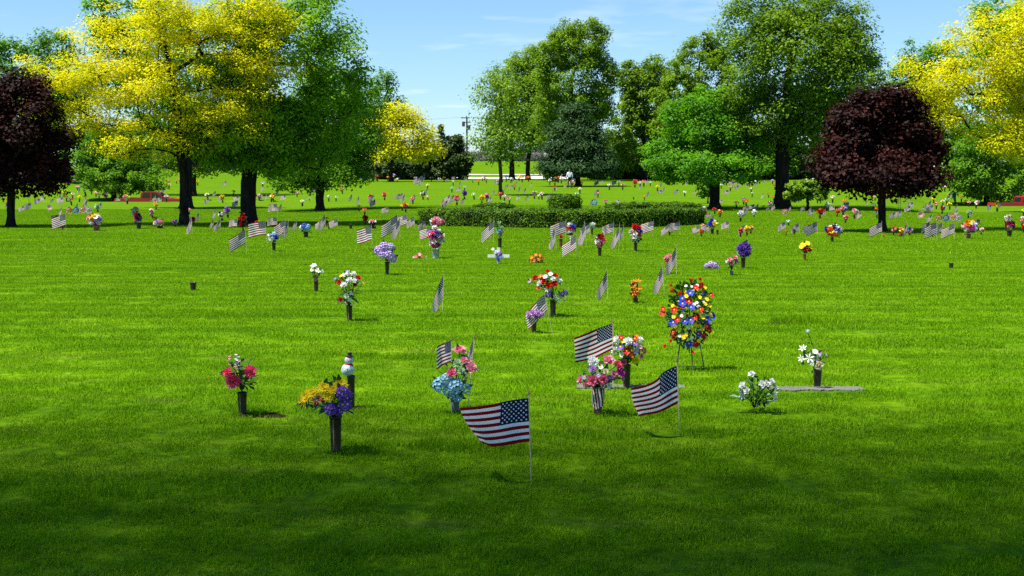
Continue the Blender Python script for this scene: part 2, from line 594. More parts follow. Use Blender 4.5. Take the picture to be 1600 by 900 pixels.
ROUGH = [(280, 776, 0.75, 0.16, 1.2), (1035, 686, 0.5, 0.14, 0.9), (1215, 700, 0.5, 0.15, 0.7), (1290, 506, 0.9, 0.3, 1.0), (1230, 505, 0.5, 0.25, 0.8), (470, 650, 0.4, 0.15, 0.7), (1120, 586, 0.4, 0.15, 0.9), (900, 690, 0.5, 0.15, 0.6),
         (640, 560, 0.8, 0.2, 0.6), (200, 600, 1.0, 0.2, 0.6), (1450, 640, 0.8, 0.2, 0.6), (250, 490, 1.4, 0.3, 0.6), (1400, 540, 1.2, 0.3, 0.6), (700, 700, 0.6, 0.15, 0.6), (1540, 780, 0.4, 0.15, 0.9)]
GRASS_SPECS = [('near', 4.6, 13.0, 46, 0.26, 230, 0.034, 0.0042), ('middle', 13.0, 30.0, 22, 0.40, 240, 0.034, 0.0065), ('far', 30.0, 72.0, 9, 0.70, 260, 0.038, 0.011)]
for gi_, (nm, y0, y1, dens, size, nb, h, w) in enumerate(GRASS_SPECS):
    ts = []
    for k in range(4):
        t = put('grass_tuft', tuft('grass_tuft', size, nb, h, w, 50 + gi_ * 10 + k))
        # each pattern tuft is itself one of the lawn's tufts
        yy = (y0 + y1) / 2 + k * 0.7; xx = (k - 1.5) * 0.12 * yy
        t.location = (xx, yy, gz(xx, yy))
        ts.append(t)
    pts = field_points(y0, y1, dens)
    wv = wob(pts[:, 0], pts[:, 1])
    hs = np.clip(0.98 + 0.12 * wv + RNG.normal(0, 0.13, len(pts)), 0.45, 1.7)
    xs = RNG.uniform(0.85, 1.2, len(pts))
    # rougher, longer grass along the edges of old grave plots
    for px_, py_, w_, d_, k_ in ROUGH:
        q = P(px_, py_)
        e = ((pts[:, 0] - q.x) / w_) ** 2 + ((pts[:, 1] - q.y) / d_) ** 2
        hs = hs * (1 + k_ * np.exp(-e))
    fo = tuft_field('grass', {'near': 'short mown grass of the near lawn in the foreground', 'middle': 'mown grass of the middle lawn among the vases', 'far': 'mown grass of the lawn around the hedge'}[nm], ts, pts, np.stack([xs, xs, hs], 1), 5 + gi_)
    for t in ts:
        t.parent = fo


# ------------------------------------------------------------------ trees
def leaf_cloud(centers, sig, nleaf, size, rng, up=0.55, outward=None, aspect=0.62, droop=0.0):
    """Leaf quads scattered round clump centres; returns verts, faces."""
    n = len(centers) * nleaf
    c = np.repeat(centers, nleaf, 0)
    g = rng.normal(0, 1, (n, 3))
    rr = np.linalg.norm(g, axis=1, keepdims=True) + 1e-6
    g = g / rr * np.minimum(rr, 2.1)
    cs = np.repeat(rng.uniform(0.7, 1.3, (len(centers), 1)), nleaf, 0)
    p = c + g * np.asarray(sig)[None, :] * cs
    p[:, 2] -= droop * (g[:, 0] ** 2 + g[:, 1] ** 2) * sig[0] * 0.3
    nr = rng.normal(0, 1, (n, 3)); nr /= np.linalg.norm(nr, axis=1, keepdims=True)
    nr[:, 2] = np.abs(nr[:, 2]); nr[:, 2] += up
    if outward is not None:
        o = p - outward[None, :]; o /= np.linalg.norm(o, axis=1, keepdims=True) + 1e-6
        k = g / (np.linalg.norm(g, axis=1, keepdims=True) + 1e-6)
        nr += o * 0.3 + k * 0.8                              # leaves face out of their clump
    nr /= np.linalg.norm(nr, axis=1, keepdims=True)
    a = rng.normal(0, 1, (n, 3)); a -= nr * np.sum(a * nr, 1, keepdims=True); a /= np.linalg.norm(a, axis=1, keepdims=True)
    b = np.cross(nr, a)
    s = size * rng.uniform(0.6, 1.35, (n, 1))
    v = np.stack([p - a * s * .5, p + b * s * aspect * .5 + a * s * .05, p + a * s * .5 - nr * s * .12, p - b * s * aspect * .5 + a * s * .05], 1).reshape(-1, 3)
    f = np.arange(n * 4).reshape(-1, 4)
    return v, f


def sample_clumps(lobes, n, rng, shell=0.5, mind=0.0):
    """Points through the union of ellipsoids (centre, radii), denser near the outside."""
    vol = np.array([r[0] * r[1] * r[2] for _, r in lobes]) ** 0.8
    out = np.zeros((0, 3)); tries = 0
    while len(out) < n and tries < n * 14:
        tries += 1
        i = rng.choice(len(lobes), p=vol / vol.sum())
        c, r = lobes[i]
        d = rng.normal(0, 1, 3); d /= np.linalg.norm(d)
        t = rng.random() ** (1 / 3.0)
        t = t * (1 - shell) + shell * (1 - (1 - t) * 0.45)
        if rng.random() < 0.13:
            t *= rng.uniform(1.02, 1.2)                      # stray sprays beyond the outline
        p = np.array(c) + d * t * np.array(r)
        if mind and len(out) and np.min(np.linalg.norm(out - p, axis=1)) < mind:
            if rng.random() < 0.85:
                continue
        out = np.vstack([out, p])
    return out


def skeleton(trunk_pts, clumps, rng, pen=0.30):
    """Grow limbs: every clump joins the nearest growing point, the nearest clumps first."""
    nodes = [np.array(p, float) for p in trunk_pts]; par = [-1] + list(range(len(trunk_pts) - 1))
    plen = [0.0]
    for i in range(1, len(nodes)):
        plen.append(plen[-1] + np.linalg.norm(nodes[i] - nodes[i - 1]) * 0.35)
    first = max(1, int(len(trunk_pts) * 0.45))
    root = nodes[first]
    order = np.argsort(np.linalg.norm(clumps - root, axis=1))
    for k in order:
        c = clumps[k]
        A = np.array(nodes[first:]); D = c[None] - A
        dist = np.linalg.norm(D, axis=1)
        cost = dist + pen * np.array(plen[first:]) + np.where(D[:, 2] < -0.1, -D[:, 2] * 0.7, 0)
        j = int(np.argmin(cost)) + first
        a = nodes[j]; L = np.linalg.norm(c - a)
        ns_ = 3 if L > 0.8 else 2
        prev = j
        for t in range(1, ns_ + 1):
            f = t / ns_
            q = a + (c - a) * f + np.array([0, 0, 1]) * math.sin(f * math.pi) * L * 0.09 + (rng.normal(0, 0.045, 3) * L if t < ns_ else 0)
            nodes.append(q); par.append(prev); plen.append(plen[prev] + L / ns_); prev = len(nodes) - 1
    return np.array(nodes), par


def limbs_mesh(mb, nodes, par, ntrunk, r0, tip=0.012, n=5, power=2.1):
    N = len(nodes)
    acc = np.zeros(N); kids = [0] * N
    for i in range(N):
        if par[i] >= 0: kids[par[i]] += 1
    for i in range(N - 1, -1, -1):
        if kids[i] == 0: acc[i] += tip ** power
        if par[i] >= 0: acc[par[i]] += acc[i]
    rad = acc ** (1 / power)
    s = min(2.2, r0 * 0.92 / max(rad[0], 1e-6))
    w = np.clip(rad / rad[0], 0, 1)
    rad = rad * (1 + (s - 1) * w)
    rad = np.maximum(rad, tip * 0.7)
    # trunk as one flared tube
    pts = [Vector(p) for p in nodes[:ntrunk]]
    rr = [max(rad[i], r0 * (1 - 0.45 * i / max(1, ntrunk - 1)) * (0.25 if i == ntrunk - 1 else 1) * (1.0 if i < ntrunk * 0.6 else 0.7)) for i in range(ntrunk)]
    rr[0] = r0 * 1.75
    if ntrunk > 1: rr[1] = r0 * 1.22
    mb.tube(pts, rr, 14)
    for i in range(ntrunk, N):
        j = par[i]
        ra = rad[j] if j >= ntrunk else min(rad[j], rad[i] * 1.35)
        ra = min(ra, rad[i] * 1.6)
        mb.tube([nodes[j], nodes[i]], [ra, rad[i]], n if rad[i] > 0.03 else 4, caps=False)


def tree(name, label, base, lobes, leafm, trunk_w, fork_y, cat='tree', bark='bark_dark', n=200, nl=80, leaf=0.14, sig=None,
         seed=1, shell=0.55, lean=0.0, dthick=0.9, leader=0.75, up=0.55, Y=None, pen=0.3, aspect=0.62, group=None, mind=0.0, tip=0.012, twist=0.0):
    """base = pixel of the trunk foot (or column and depth Y); lobes = crown ellipsoids in photograph pixels."""
    rng = np.random.default_rng(seed)
    if Y is not None:
        x = (base[0] - 800) / F_PX * Y
        bp = Vector((x, Y, gz(x, Y)))
    else:
        bp = P(*base)
    Y = bp.y; m = mpp(Y)
    L = []
    for q in lobes:
        cx, cy, rx, ry = q[:4]
        dy = q[4] if len(q) > 4 else rng.uniform(-0.25, 0.25) * rx * m
        c = W(cx, cy, Y + dy)
        L.append((np.array(c) - np.array(bp), np.array((rx * m, max(rx, ry) * m * dthick * 0.85, ry * m))))
    cl = sample_clumps(L, n, rng, shell, mind)
    lo = np.array([min(c[i] - r[i] for c, r in L) for i in range(3)]); hi = np.array([max(c[i] + r[i] for c, r in L) for i in range(3)])
    fork = W(base[0], fork_y, Y) - bp
    cen = (lo + hi) / 2
    # trunk: base to fork, then a wavering leader into the crown
    top = np.array([fork.x + (cen[0] - fork.x) * 0.7 + lean, cen[1] * 0.6, fork.z + (hi[2] - fork.z) * leader])
    tp = []
    K1 = 5
    for i in range(K1):
        t = i / (K1 - 1)
        tp.append(np.array([fork.x * t + rng.normal(0, .012) * (i > 0), fork.y * t * 0, fork.z * t]))
    if tp[0][2] == 0: tp[0][2] = -0.05
    tp.insert(1, np.array([0, 0, max(0.12, fork.z * 0.06)]))
    K2 = 6
    for i in range(1, K2 + 1):
        t = i / K2
        f3 = np.array([fork.x, 0, fork.z])
        tp.append(f3 + (top - f3) * t + rng.normal(0, 0.035, 3) * (hi[2] - lo[2]) * 0.5 * (1 if i < K2 else 0))
    nodes, par = skeleton(tp, cl, rng, pen)
    mb = MB()
    limbs_mesh(mb, nodes, par, len(tp), trunk_w * m / 2, tip)
    root = empty(name, bp)
    mb.build('trunk', MATS[bark], root, True)
    if sig is None:
        s = 0.29 * ((hi - lo).prod() / n) ** (1 / 3)
        sig = (s, s, s * 0.7)
    v, f = leaf_cloud(cl, sig, nl, leaf, rng, up, cen, aspect)
    put('crown', np_mesh('crown', v, f, 4, MATS[leafm]), root)
    tag(root, label, cat, group)
    return root


OFF = 1363
PURPLE = [(15, 200, 82, 78), (70, 240, 40, 52), (-35, 225, 60, 80), (20, 268, 84, 34), (25, 150, 55, 32)]
tree('purple_maple', 'dark purple maple at the left edge of the lawn', (17, 355), PURPLE, 'leaf_purple', 13, 292, n=210, nl=170, leaf=0.14, seed=3, shell=0.45, sig=(0.25, 0.25, 0.18))
tree('purple_maple', 'dark purple maple standing before the tall tree, right half of the lawn', (1378, 362),
     [(1372, 210, 76, 62), (1322, 252, 44, 46), (1425, 238, 42, 54), (1372, 274, 86, 30), (1388, 160, 46, 20), (1345, 178, 40, 26), (1415, 190, 36, 34), (1302, 270, 26, 22)], 'leaf_purple', 13, 298, n=260, nl=170, leaf=0.14, seed=4, shell=0.45, sig=(0.25, 0.25, 0.18))
YEL = [(310, 105, 130, 95, -0.9), (418, 105, 42, 52, -1.7), (425, 22, 45, 30, -1.5), (165, 160, 118, 50), (110, 120, 72, 34), (330, 22, 120, 48, -1.0), (215, 70, 110, 60, -0.3), (375, 195, 62, 48, -1.6), (60, 100, 42, 12), (250, 215, 110, 34), (100, 185, 45, 16)]
tree('yellow_locust', 'broad yellow locust tree on the left with dark branching trunk', (288, 352), YEL, 'leaf_yellow', 15, 272, n=390, nl=185, leaf=0.092,
     sig=(0.31, 0.31, 0.14), seed=5, shell=0.35, leader=0.8, up=0.9, mind=0.32)
tree('yellow_locust', 'yellow locust tree reaching in from the right edge', (288 + OFF, 360),
     [(q[0] + OFF,) + q[1:] for q in YEL], 'leaf_yellow', 15, 280, n=380, nl=185, leaf=0.092, sig=(0.31, 0.31, 0.14), seed=5, shell=0.35, leader=0.8, up=0.9, mind=0.32)
tree('maple_tree', 'tall green maple with thick dark forked trunk beside the yellow locust', (388, 351), [(452, 105, 118, 105), (400, 205, 115, 62), (480, 40, 70, 52), (360, 60, 80, 70), (500, 190, 72, 75), (330, 215, 70, 40), (450, 245, 80, 28)],
     'leaf_maple', 27, 286, sig=(0.29, 0.29, 0.20), n=320, nl=200, leaf=0.135, seed=6, shell=0.6, leader=0.7, mind=0.3)
tree('linden_tree', 'green linden with a round low crown and its shadow below, left of the hedge', (500, 330), [(505, 205, 82, 82), (480, 250, 76, 42), (560, 190, 42, 70), (510, 130, 50, 40), (500, 272, 85, 20)], 'leaf_green', 14, 290,
     sig=(0.33, 0.33, 0.21), n=240, nl=190, leaf=0.14, seed=7, shell=0.6, mind=0.3)
tree('linden_tree', 'olive green linden behind the left yellow locust', (302, 306), [(310, 215, 68, 55), (250, 235, 55, 34), (350, 225, 50, 35), (330, 170, 70, 50)], 'leaf_olive', 10, 266, n=220, nl=70, leaf=0.24, seed=8)
tree('linden_tree', 'dense green linden in front of the red truck on the left', (178, 312), [(178, 246, 58, 38), (192, 276, 66, 26), (160, 262, 46, 30), (172, 215, 36, 18)], 'leaf_green', 9, 292, n=220, nl=90, leaf=0.22, seed=9, shell=0.65)
tree('linden_tree', 'dense green linden in front of the red truck on the right', (178 + OFF, 322), [(178 + OFF, 256, 58, 38), (195 + OFF, 286, 70, 26), (157 + OFF, 272, 46, 30), (180 + OFF, 228, 46, 20)], 'leaf_green', 9, 302, n=220, nl=90, leaf=0.22, seed=19, shell=0.65)
tree('tall_tree', 'tall bright green tree rising behind the left yellow locust', (292, 0), [(232, 60, 78, 66), (200, 18, 70, 42), (185, 110, 62, 62), (270, 130, 80, 60), (270, 190, 60, 50)], 'leaf_bright', 18, 250, Y=74, n=300, nl=70, leaf=0.2, seed=10)
tree('tall_tree', 'tall bright green tree rising behind the right yellow locust', (330 + OFF, 0), [(240 + OFF, 60, 78, 60), (205 + OFF, 25, 62, 30), (185 + OFF, 110, 50, 62), (270 + OFF, 130, 80, 60), (230 + OFF, 190, 70, 50)], 'leaf_bright', 18, 250, Y=74, n=280, nl=70, leaf=0.2, seed=11)
tree('background_tree', 'grey green tree behind the left purple maple, at the frame edge', (12, 0), [(10, 150, 45, 90), (25, 90, 28, 36), (4, 65, 14, 26), (45, 190, 40, 60)], 'leaf_green', 12, 235, Y=140, n=200, nl=60, leaf=0.34, seed=12)
tree('background_tree', 'grey green tree with bare dark trunk beside the left purple maple', (105, 0), [(95, 120, 48, 62), (85, 70, 30, 30), (110, 180, 42, 46), (70, 150, 40, 40)], 'leaf_green', 10, 225, Y=135, n=200, nl=60, leaf=0.32, seed=13)
tree('background_tree', 'grey green tree with bare dark trunk beside the right purple maple', (1466, 0), [(1445, 125, 46, 60), (1470, 95, 36, 30), (1475, 185, 42, 42), (1420, 150, 40, 60), (1425, 80, 22, 20)], 'leaf_green', 10, 225, Y=135, n=220, nl=60, leaf=0.32, seed=14)
tree('yellow_tree', 'small yellow locust in the far distance before dark evergreens', (611, 284), [(632, 212, 46, 34), (602, 200, 28, 32), (652, 234, 34, 14), (600, 235, 28, 16), (625, 180, 28, 16)], 'leaf_yellow', 6.5, 258, n=170, nl=70, leaf=0.3, sig=(0.75, 0.75, 0.32), seed=15, up=0.9, tip=0.03)
tree('background_tree', 'thin pale green treetop above the small yellow locust', (600, 0), [(598, 152, 26, 34), (600, 125, 15, 14), (630, 175, 20, 14), (585, 200, 20, 30), (645, 188, 9, 8)], 'leaf_green', 6, 230, Y=176, n=95, nl=50, leaf=0.36, seed=16, tip=0.025)
tree('young_tree', 'thin sparse light green tree left of the big central tree', (782, 305), [(785, 165, 44, 62), (790, 220, 52, 34), (760, 235, 24, 22), (765, 130, 22, 26)], 'leaf_lime', 6, 268, n=190, nl=34, leaf=0.2, sig=(0.42, 0.42, 0.26), seed=17, leader=0.92, bark='bark_grey', shell=0.3)
tree('central_tree', 'olive tree with straight trunk left of the forked trunk, beside the drive', (800, 281), [(815, 150, 52, 70), (800, 205, 46, 40), (835, 110, 36, 40)], 'leaf_olive', 9, 240, n=300, nl=85, leaf=0.30, seed=18)
tree('central_tree', 'olive green tree with slim forked trunk at the end of the drive', (825, 281), [(832, 165, 46, 62), (818, 125, 36, 40), (850, 200, 44, 34)], 'leaf_olive', 8, 250, n=240, nl=85, leaf=0.30, seed=20)
tree('central_tree', 'large full rounded olive green tree rising behind the spruce', (895, 0), [(893, 125, 64, 84), (905, 62, 46, 36), (928, 172, 36, 48), (866, 80, 34, 34), (885, 190, 60, 44), (940, 110, 24, 40)], 'leaf_olive', 11, 240, Y=150, n=460, nl=110, leaf=0.28, seed=27, shell=0.55)
tree('background_tree', 'dense light green tree just right of the spruce, behind it', (1005, 0), [(1012, 155, 40, 60), (1000, 215, 56, 50), (1030, 120, 30, 36), (985, 130, 18, 34)], 'leaf_olive', 8, 250, Y=158, n=380, nl=85, leaf=0.33, seed=21)
tree('background_tree', 'tall light green tree behind the bright green maple', (1085, 0), [(1098, 120, 48, 66), (1065, 165, 44, 56), (1110, 190, 60, 50), (1120, 75, 26, 28)], 'leaf_olive', 8, 250, Y=150, n=420, nl=85, leaf=0.32, seed=22)
tree('maple_tree', 'bright fresh green maple between the hedge and the tall dark trunk', (1117, 327), [(1105, 205, 72, 62), (1058, 243, 50, 34), (1162, 235, 42, 44), (1108, 258, 96, 26), (1110, 165, 46, 26)], 'leaf_bright', 17, 284, sig=(0.28, 0.28, 0.18), n=250, nl=170, leaf=0.145, seed=23, shell=0.6, mind=0.25)
tree('tall_tree', 'very tall olive green tree with thick straight dark trunk', (1222, 327), [(1240, 105, 108, 110), (1190, 45, 62, 60), (1320, 140, 52, 90), (1190, 175, 66, 52), (1290, 40, 62, 58), (1280, 205, 76, 44), (1330, 80, 40, 50)], 'leaf_olive', 23, 210, sig=(0.35, 0.35, 0.24), n=520, nl=160, leaf=0.15, seed=24, leader=0.85, shell=0.5, mind=0.3)
tree('young_tree', 'tiny young green tree beside the bright green maple trunk', (1106, 318), [(1103, 290, 14, 13), (1100, 300, 9, 9)], 'leaf_green', 2.2, 303, n=40, nl=45, leaf=0.16, seed=25)
tree('small_tree', 'low bushy yellow green tree left of the right purple maple', (1262, 330), [(1254, 296, 24, 14), (1272, 297, 20, 15), (1240, 302, 14, 10), (1285, 303, 12, 8)], 'leaf_lime', 5, 318, n=90, nl=80, leaf=0.13, seed=26, leader=0.5)

# the spruce: whorls of drooping boughs
def conifer(name, label, base, top_y, half_w, leafm, trunk_w, seed, low_y, nl=60, leaf=0.4, Y=None):
    rng = np.random.default_rng(seed)
    if Y is None:
        bp = P(*base)
    else:
        x = (base[0] - 800) / F_PX * Y; bp = Vector((x, Y, gz(x, Y)))
    m = mpp(bp.y); H = (W(base[0], top_y, bp.y) - bp).z; z0 = (W(base[0], low_y, bp.y) - bp).z
    root = empty(name, bp); mb = MB(); cl = []
    mb.tube([(0, 0, -0.1), (0, 0, H * 0.5), (0, 0, H * 0.97)], [trunk_w * m / 2, trunk_w * m / 3, 0.03], 8)
    nlev = 13
    for i in range(nlev):
        t = i / (nlev - 1); z = z0 + (H - z0) * t
        r = half_w * m * (1 - t ** 1.6) ** 0.8 * (0.75 + 0.4 * rng.random())
        nb = max(4, int(11 * (1 - t) + 4))
        for j in range(nb):
            a = 2 * math.pi * (j + rng.random() * 0.7) / nb; rr = r * rng.uniform(0.72, 1.1)
            tipp = Vector((math.cos(a) * rr, math.sin(a) * rr, z - rr * 0.10 + rng.normal(0, 0.25)))
            mb.tube([(0, 0, z), Vector((tipp.x * 0.55, tipp.y * 0.55, z + rr * 0.06)), tipp], [0.07, 0.05, 0.02], 4, caps=False)
            for s in np.linspace(0.35, 1.0, 4):
                cl.append((tipp.x * s, tipp.y * s, z + (tipp.z - z) * s))
    mb.build('trunk', MATS['bark_dark'], root, True)
    v, f = leaf_cloud(np.array(cl), (half_w * m * 0.11, half_w * m * 0.11, half_w * m * 0.055), nl, leaf, rng, 0.7, None, 0.22)
    put('crown', np_mesh('crown', v, f, 4, MATS[leafm]), root)
    tag(root, label, 'tree')
    return root


tree('spruce', 'dark blue green spruce with short trunk in front of the large central tree', (903, 291), [(900, 184, 20, 24), (887, 215, 28, 22), (918, 212, 27, 22), (900, 236, 48, 18), (876, 256, 28, 15), (928, 254, 29, 17), (902, 260, 52, 13)], 'leaf_pine', 9, 272, n=330, nl=130, leaf=0.36, sig=(0.62, 0.62, 0.2), seed=31, up=0.7, aspect=0.25, leader=0.95)
conifer('spruce', 'small pointed bluish spruce above the dark evergreen shrubs', (690, 0), 198, 17, 'leaf_pine', 5, 32, 260, nl=14, leaf=0.4, Y=178)
# rounded evergreen shrubs left of the drive
for i, (x, y, rx, ry, lb) in enumerate([(592, 262, 30, 18, 'dark rounded evergreen shrub under the small yellow locust'), (640, 256, 30, 26, 'dark olive evergreen shrub right of the small yellow locust trunk'),
                                        (672, 252, 30, 30, 'dark olive evergreen shrub, second from the drive'), (708, 248, 25, 36, 'tall dark evergreen shrub beside the pale drive')]):
    tree('evergreen_shrub', lb, (x, 0), [(x, y, rx, ry), (x + 3, y + 8, rx * 1.05, ry * 0.7)], 'leaf_yew', 5, 275, cat='shrub', Y=165 + i, n=110, nl=95, leaf=0.35, seed=40 + i, shell=0.75, group='evergreen shrubs by the drive', leader=0.5)
# understorey behind the right half of the lawn
us = [(955, 255, 32, 30), (992, 262, 34, 26), (1028, 250, 36, 34), (1066, 262, 36, 24), (1120, 258, 44, 28), (1168, 262, 32, 26), (1208, 256, 36, 30), (1252, 258, 40, 26), (1296, 252, 40, 34), (1338, 256, 34, 30)]
usl = ['behind the spruce at its right side', 'second to the right of the spruce', 'third to the right of the spruce', 'left behind the bright green maple', 'right behind the bright maple trunk',
       'between bright maple and tall dark trunk', 'right behind the tall dark trunk', 'above the low bushy tree', 'left behind the right purple maple', 'right behind the right purple maple']
for i, (x, y, rx, ry) in enumerate(us):
    tree('backdrop_shrub', 'tall dark leafy shrub in the backdrop, ' + usl[i], (x, 0), [(x, y - 6, rx, ry), (x + 6, y - ry * 0.8, rx * 0.8, ry * 0.8), (x - 8, y + 10, rx, 16)], ['leaf_green', 'leaf_dark', 'leaf_olive'][i % 3], 5, 272, cat='shrub',
         Y=166 + (i % 3) * 3, n=120, nl=65, leaf=0.46, seed=60 + i, shell=0.6, leader=0.5, group='shrubs closing the back of the lawn')
# tree belt behind the left lawn
lb_ = [(-10, 230, 55, 45), (60, 234, 46, 38), (132, 230, 44, 36), (215, 230, 56, 40), (285, 232, 50, 40), (350, 230, 56, 44), (420, 234, 56, 44), (490, 236, 50, 42), (552, 240, 42, 38)]
lbl = ['at the left frame edge', 'behind the left purple maple', 'behind the left hill shrubs', 'behind the left linden', 'behind the yellow locust trunk', 'left of the thick forked trunk', 'right of the thick forked trunk', 'behind the round linden crown', 'left of the evergreen shrubs']
for i, (x, y, rx, ry) in enumerate(lb_):
    tree('belt_tree', 'dark green tree in the far belt on the hill, ' + lbl[i], (x, 0), [(x, y, rx, ry), (x + rx * .3, y - ry * .5, rx * .6, ry * .6)], ['leaf_green', 'leaf_dark', 'leaf_olive'][(i + 1) % 3], 6, 262, Y=186 + (i % 2) * 6, n=120, nl=60, leaf=0.5, seed=80 + i, group='trees along the far left hill')
for i, (x, y, rx, ry, w) in enumerate([(1420, 226, 44, 36, 'behind the right purple maple'), (1500, 228, 46, 36, 'left of the right linden'), (1580, 224, 56, 42, 'at the right frame edge')]):
    tree('belt_tree', 'dark green tree in the far belt on the right hill, ' + w, (x, 0), [(x, y, rx, ry), (x + rx * .3, y - ry * .5, rx * .6, ry * .6)], ['leaf_dark', 'leaf_green', 'leaf_olive'][i], 6, 262, Y=188, n=120, nl=60, leaf=0.5, seed=95 + i, group='trees along the far right hill')
# low shrubs on the hill
for x, y, side in ((0, 0, 'left'), (OFF, 13, 'right')):
    tree('low_shrub', 'low dark red shrub on the hill at the ' + side, (119 + x, 0), [(119 + x, 268 + y, 9, 5)], 'leaf_purple', 3, 270 + y, cat='shrub', Y=150, n=22, nl=70, leaf=0.22, seed=101, leader=0.3)
    tree('low_shrub', 'low yellow green shrub on the hill at the ' + side, (128 + x, 0), [(128 + x, 271 + y, 9, 5)], 'leaf_lime', 3, 274 + y, cat='shrub', Y=146, n=22, nl=70, leaf=0.22, seed=102, leader=0.3)
# small sucker growth at the foot of the central tree
tree('sapling', 'small yellow green sapling at the edge of the spruce', (856, 284), [(858, 272, 9, 9), (864, 278, 8, 6)], 'leaf_lime', 2, 278, n=30, nl=40, leaf=0.3, seed=103)

# an added tree, out of view, shaped only to darken the foreground
def added_shade_tree():
    """An added tree outside the frame; its crown is laid out to grade shade over the near grass."""
    rng = np.random.default_rng(200)
    bp = Vector((-13.5, -4.0, 0)); N = 76000
    kx, ky = SUN_DIR.x / SUN_DIR.z, SUN_DIR.y / SUN_DIR.z
    i = np.arange(N)
    gx = -9.5 + 19.0 * ((0.5 + i * 0.7548776662466927) % 1); gy = -8.0 + 19.2 * ((0.5 + i * 0.5698402909980532) % 1)
    dens = np.clip((10.9 - gy) / 5.3, 0, 1.0) ** 1.15 * (1 - sst(6.5, 9.5, np.abs(gx))) * sst(-8, -4, gy)       # leaves shrink where the added shade should fade out
    half = 0.6 + 2.6 * np.sqrt(dens)
    z = 25.0 + rng.uniform(-1, 1, N) * half + 0.5 * np.sin(gx * 1.1) * np.sin(gy * 0.9)
    pos = np.stack([gx + kx * z - bp.x, gy + ky * z - bp.y, z], 1)
    ok = dens > 0.015
    pos, dens = pos[ok], dens[ok]; n = len(pos)
    nr = rng.normal(0, 0.35, (n, 3)) + np.array([0, 0, 1.0]); nr /= np.linalg.norm(nr, axis=1, keepdims=True)
    a = rng.normal(0, 1, (n, 3)); a -= nr * np.sum(a * nr, 1, keepdims=True); a /= np.linalg.norm(a, axis=1, keepdims=True); b_ = np.cross(nr, a)
    s = (0.162 * np.sqrt(dens) * rng.uniform(0.85, 1.15, n))[:, None]
    v = np.stack([pos - a * s * .5, pos + b_ * s * .36, pos + a * s * .5 - nr * s * .1, pos - b_ * s * .36], 1).reshape(-1, 3)
    tp = [np.array((0, 0, -0.05)), np.array((0, 0, 0.6))] + [np.array((0.1 * k, 0.05 * k, 2.8 * k)) for k in range(1, 7)] + [np.array((0.9, 0.6, 19.5)), np.array((1.4, 1.2, 21.5)), np.array((1.8, 1.6, 23.5))]
    nodes, par = skeleton(tp, pos[rng.permutation(n)[:70]], rng)
    root = empty('added_shade_tree', bp); mb = MB()
    limbs_mesh(mb, nodes, par, len(tp), 0.4, 0.004)
    mb.build('trunk', MATS['bark_dark'], root, True)
    put('crown', np_mesh('crown', v, np.arange(n * 4).reshape(-1, 4), 4, MATS['leaf_green']), root)
    tag(root, 'tall leafy tree added out of view to shade the foreground grass', 'tree')


added_shade_tree()


